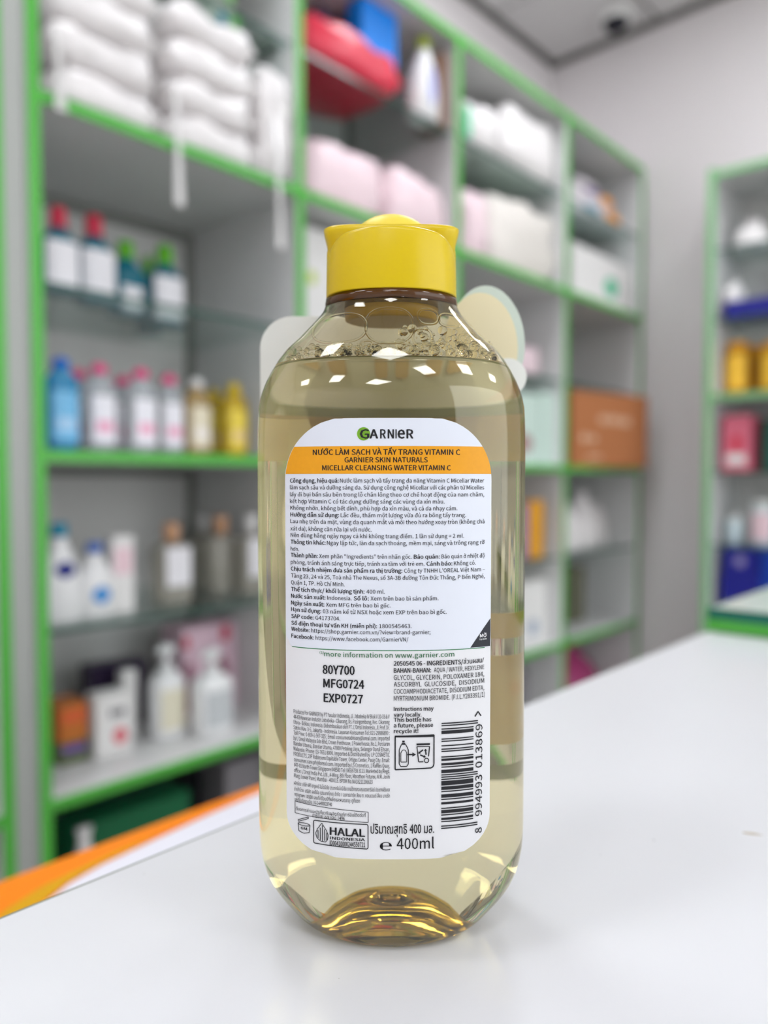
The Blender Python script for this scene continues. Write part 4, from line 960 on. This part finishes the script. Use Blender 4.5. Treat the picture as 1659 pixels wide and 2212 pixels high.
def put_text(I, body, x0, x1, z, cap, bold=0, off=.24, rot=False):
    V, Fc = text_mesh(body, bold)
    if not V: return
    ax, bx = min(v[0] for v in V), max(v[0] for v in V)
    sz = cap/XH if bold == 3 else cap/EH if body == '\u212e' else cap/THAIH if any('\u0e00' <= ch <= '\u0e7f' for ch in body) else cap/CAPH
    k = len(I.V)
    for v in V:
        if not rot:
            x = x0+(v[0]-ax)/(bx-ax)*(x1-x0); zz = z+v[1]*sz
        else:                                    # reads upwards: x0..x1 are heights, z the right hand x
            x = z-v[1]*sz; zz = x0+(v[0]-ax)/(bx-ax)*(x1-x0)
        I.V.append((x*MM, front_y(x, zz, off)*MM, zz*MM))
    I.F += [tuple(k+i for i in f) for f in Fc]
for nm, body_, x0, x1, z, cap_h, bold, col in LABEL_LINES:
    put_text(ink(nm), body_, x0, x1, z, cap_h, bold)
M_logo = mat('logo_green', (110,160,36), rough=.5, noise=.35, scale=700)
D_ = Ink(); D_.disc(-6.95, 134.25, 1.62); D_.build('logo_disc', M_logo, sticker)
D_ = Ink(); D_.line((-25.1, 81.25), (23.2, 81.25), .18, .12); D_.build('green_rule', M_grn, label)
D_ = Ink(); D_.poly([(19.4,81.5),(22,81.5),(24.6,81.5),(24.68,85),(24.66,88.5),(23,86.4),(21,83.7)], .20); D_.build('corner_triangle', mat('corner_black',(34,36,44),rough=.4), sticker)
# recycling pictogram
I = ink('recycling_mark')
fr_ = [(.75,51.7),(9.7,52.0),(10.2,52.4),(10.35,53.0),(10.35,60.25),(.75,60.0)]
I.path(fr_, .3, True)
I.rect(.65,10.4,59.75,60.2)
bo = [(1.75,53.1),(1.75,56.6),(2.1,57.5),(2.3,58.0),(3.3,58.0),(3.6,57.5),(4.0,56.6),(4.0,53.1),(3.6,52.5),(2.1,52.5)]
I.path(bo, .22, True); I.path([(2.15,53.6),(2.15,55.9),(2.6,56.6),(3.2,56.6),(3.6,55.9),(3.6,53.6)], .18, True)
I.rect(2.35,3.25,58.1,58.35); I.rect(2.5,3.1,58.5,58.95)
I.rect(3.75,5.1,55.3,55.62); I.poly([(5.0,54.9),(5.9,55.45),(5.0,56.0)])
I.rect(6.0,9.35,57.75,58.2); I.path([(6.1,57.4),(6.55,53.6),(7.7,53.6)], .25); I.path([(9.25,57.4),(9.0,54.9)], .25); I.line((6.1,57.4),(9.25,57.4),.22)
I.path([(8.5+.55*cos(2*pi*k/18), 53.9+.55*sin(2*pi*k/18)) for k in range(18)], .22, True)
for k in range(3):
    t = 2*pi*k/3+pi/2; p = (7.65+.85*cos(t), 55.75+.85*sin(t)); q = (7.65+.85*cos(t+1.3), 55.75+.85*sin(t+1.3))
    I.line(p, q, .34); d = (q[0]-p[0], q[1]-p[1]); L_ = math.hypot(*d); d = (d[0]/L_, d[1]/L_)
    I.poly([(q[0]-d[1]*.42, q[1]+d[0]*.42), (q[0]+d[1]*.42, q[1]-d[0]*.42), (q[0]+d[0]*.5, q[1]+d[1]*.5)])
# bar code 8 994993 013869, read upwards
I = ink('bar_code')
Lc = ['0001101','0011001','0010011','0111101','0100011','0110001','0101111','0111011','0110111','0001011']
Gc = [''.join('1' if c == '0' else '0' for c in s)[::-1] for s in Lc]; Rc = [''.join('1' if c == '0' else '0' for c in s) for s in Lc]
pat = 'LGLGGL'                                                    # first digit 8
num = '994993013869'
bits = '101'+''.join((Lc if pat[i] == 'L' else Gc)[int(num[i])] for i in range(6))+'01010'+''.join(Rc[int(num[i])] for i in range(6, 12))+'101'
bz0, bz1 = 36.5, 63.15; mod = (bz1-bz0)/95; i = 0
while i < 95:
    if bits[i] == '1':
        j = i
        while j < 95 and bits[j] == '1': j += 1
        guard = i < 3 or 45 <= i < 50 or i >= 92
        I.rect(12.2, 21.5 if guard else 20.35, bz0+i*mod, bz0+j*mod)
        i = j
    else: i += 1
put_text(I, '8', 34.35, 35.75, 22.65, 1.75, 0, .24, True)
put_text(I, '994993', 38.7, 49.2, 22.65, 1.75, 0, .24, True)
put_text(I, '013869', 51.0, 62.1, 22.65, 1.75, 0, .24, True)
I.path([(20.7,64.1),(21.5,65.3),(22.3,64.1)], .3)
# boxes and marks at the foot of the label
I = ink('halal_mark')
I.path([(-19.5,32.2),(-6.2,31.7),(-5.95,32.0),(-5.95,37.6),(-6.2,37.9),(-19.4,38.0),(-19.65,37.7),(-19.65,32.5)], .22, True)
I.path([(-17.5,37.5),(-18.6,36.0),(-19.1,34.8),(-18.8,33.6),(-17.9,32.9),(-16.6,32.8),(-16.1,33.4),(-15.9,34.6),(-16.4,35.8),(-17.5,37.5)], .16)
for k, (zb, zt) in enumerate(((33.6,35.6),(33.1,36.3),(32.9,37.0),(33.1,36.0),(33.4,35.2))): I.line((-18.5+k*.56, zb), (-18.5+k*.56, zt), .2)
I = ink('small_print')
I.path([(-24.5,39.0),(-5.9,38.4),(-5.9,41.0),(-24.5,42.0)], .14, True)
I = ink('opened_jar_mark')
I.path([(-23.7,36.6),(-23.5,34.6),(-22.2,34.2),(-20.8,34.6),(-20.6,36.4)], .18); I.path([(-22.15+1.55*cos(2*pi*k/16), 36.5+.35*sin(2*pi*k/16)) for k in range(16)], .16, True)
I.path([(-23.6,37.0),(-20.95,38.2),(-21.0,38.6),(-23.7,37.4)], .15, True)
CM_ = dict(sticker_title=(M_ink, sticker), sticker_text=(M_ink, sticker), corner_text=(M_wht, sticker), brand_name=(M_ink, sticker), green_text=(M_grn, label))
for nm, I in inks.items():
    m, par = CM_.get(nm, (M_ink, label)); I.build(nm, m, par)

# ---- front label seen from behind through the liquid
F_beige = thin_film('film_beige', lin((226,196,130)), .92, (.9,.85,.7))
F_olive = thin_film('film_olive', lin((120,128,96)), .85, (.8,.8,.7))
F_clear = thin_film('film_clear', lin((210,214,210)), .18, (.95,.95,.93))
fl_ = sheet('front_label', lambda z: -33.0, lambda z: 33.0, 34, 141, F_clear, bt, .10, 40, 60, True)
sheet('beige_band', lambda z: -33.4, lambda z: 33.4, 128.5, 141, F_beige, fl_, .22, 40, 8, True)
sheet('beige_band', lambda z: -8, lambda z: 33.4, 76.5, 84, F_beige, fl_, .22, 30, 8, True)
sheet('beige_band', lambda z: -8, lambda z: 33.4, 45, 71.5, F_beige, fl_, .22, 30, 8, True)
sheet('olive_rule', lambda z: -33.4, lambda z: 33.4, 34.5, 39, F_olive, fl_, .22, 40, 4, True)
# ---- die-cut card stuck to the far side, standing out past the shoulders
M_cardp = thin_film('tag_paper', lin((238,240,234)), 1.0, (1,1,1), .12)
M_ovalb = thin_film('tag_border', lin((208,220,208)), 1.0, (1,1,1), .12)
M_oval = thin_film('tag_cream', lin((236,226,190)), 1.0, (1,1,1), .12)
def rrect(x0, x1, z0, z1, r, n=8):
    P_ = []
    for cx, cz, t0 in ((x1-r, z1-r, 0), (x0+r, z1-r, pi/2), (x0+r, z0+r, pi), (x1-r, z0+r, 3*pi/2)):
        for k in range(n+1): P_.append((cx+r*cos(t0+pi/2*k/n), cz+r*sin(t0+pi/2*k/n)))
    return P_
def mm(P_): return [(x*MM, z*MM) for x, z in P_]
tg = plate('die_cut_card', mm(rrect(-40.6, 36, 137, 174, 10)), .0278, .0281, M_cardp, bt)
tg['label'] = 'white die-cut card behind the bottle'
plate('oval_panel', mm([(30.2+11.6*cos(t)-.04*(z_-167), z_) for t, z_ in [(2*pi*k/40, 166.0+17.4*sin(2*pi*k/40)) for k in range(40)]]), .0276, .02779, M_ovalb, tg)
plate('oval_face', mm([(28.4+11.2*cos(2*pi*k/40)-.04*(16.6*sin(2*pi*k/40)), 164.8+16.4*sin(2*pi*k/40)) for k in range(40)]), .0274, .02759, M_oval, tg)
plate('round_badge', mm(ellipse(36.6, 155.2, 5.8, 5.8)), .0272, .02739, M_cardp, tg)
M_brp = mat('tag_brown_print', (212,192,156), rough=.7)
for k, (x0, x1) in enumerate(((-19,-15.5),(-14,-10.5),(-4,-.8),(1.2,4.6),(8.5,12),(13.2,17),(18.4,22))):
    plate('brown_print', mm(rrect(x0, x1, 149.6, 153.2, .8, 3)), .0274, .02779, M_brp, tg)
plate('green_print', mm(rrect(-22, 25, 139.6, 143.4, .3, 2)), .0274, .02779, mat('tag_green_print',(134,142,92),rough=.7), tg)
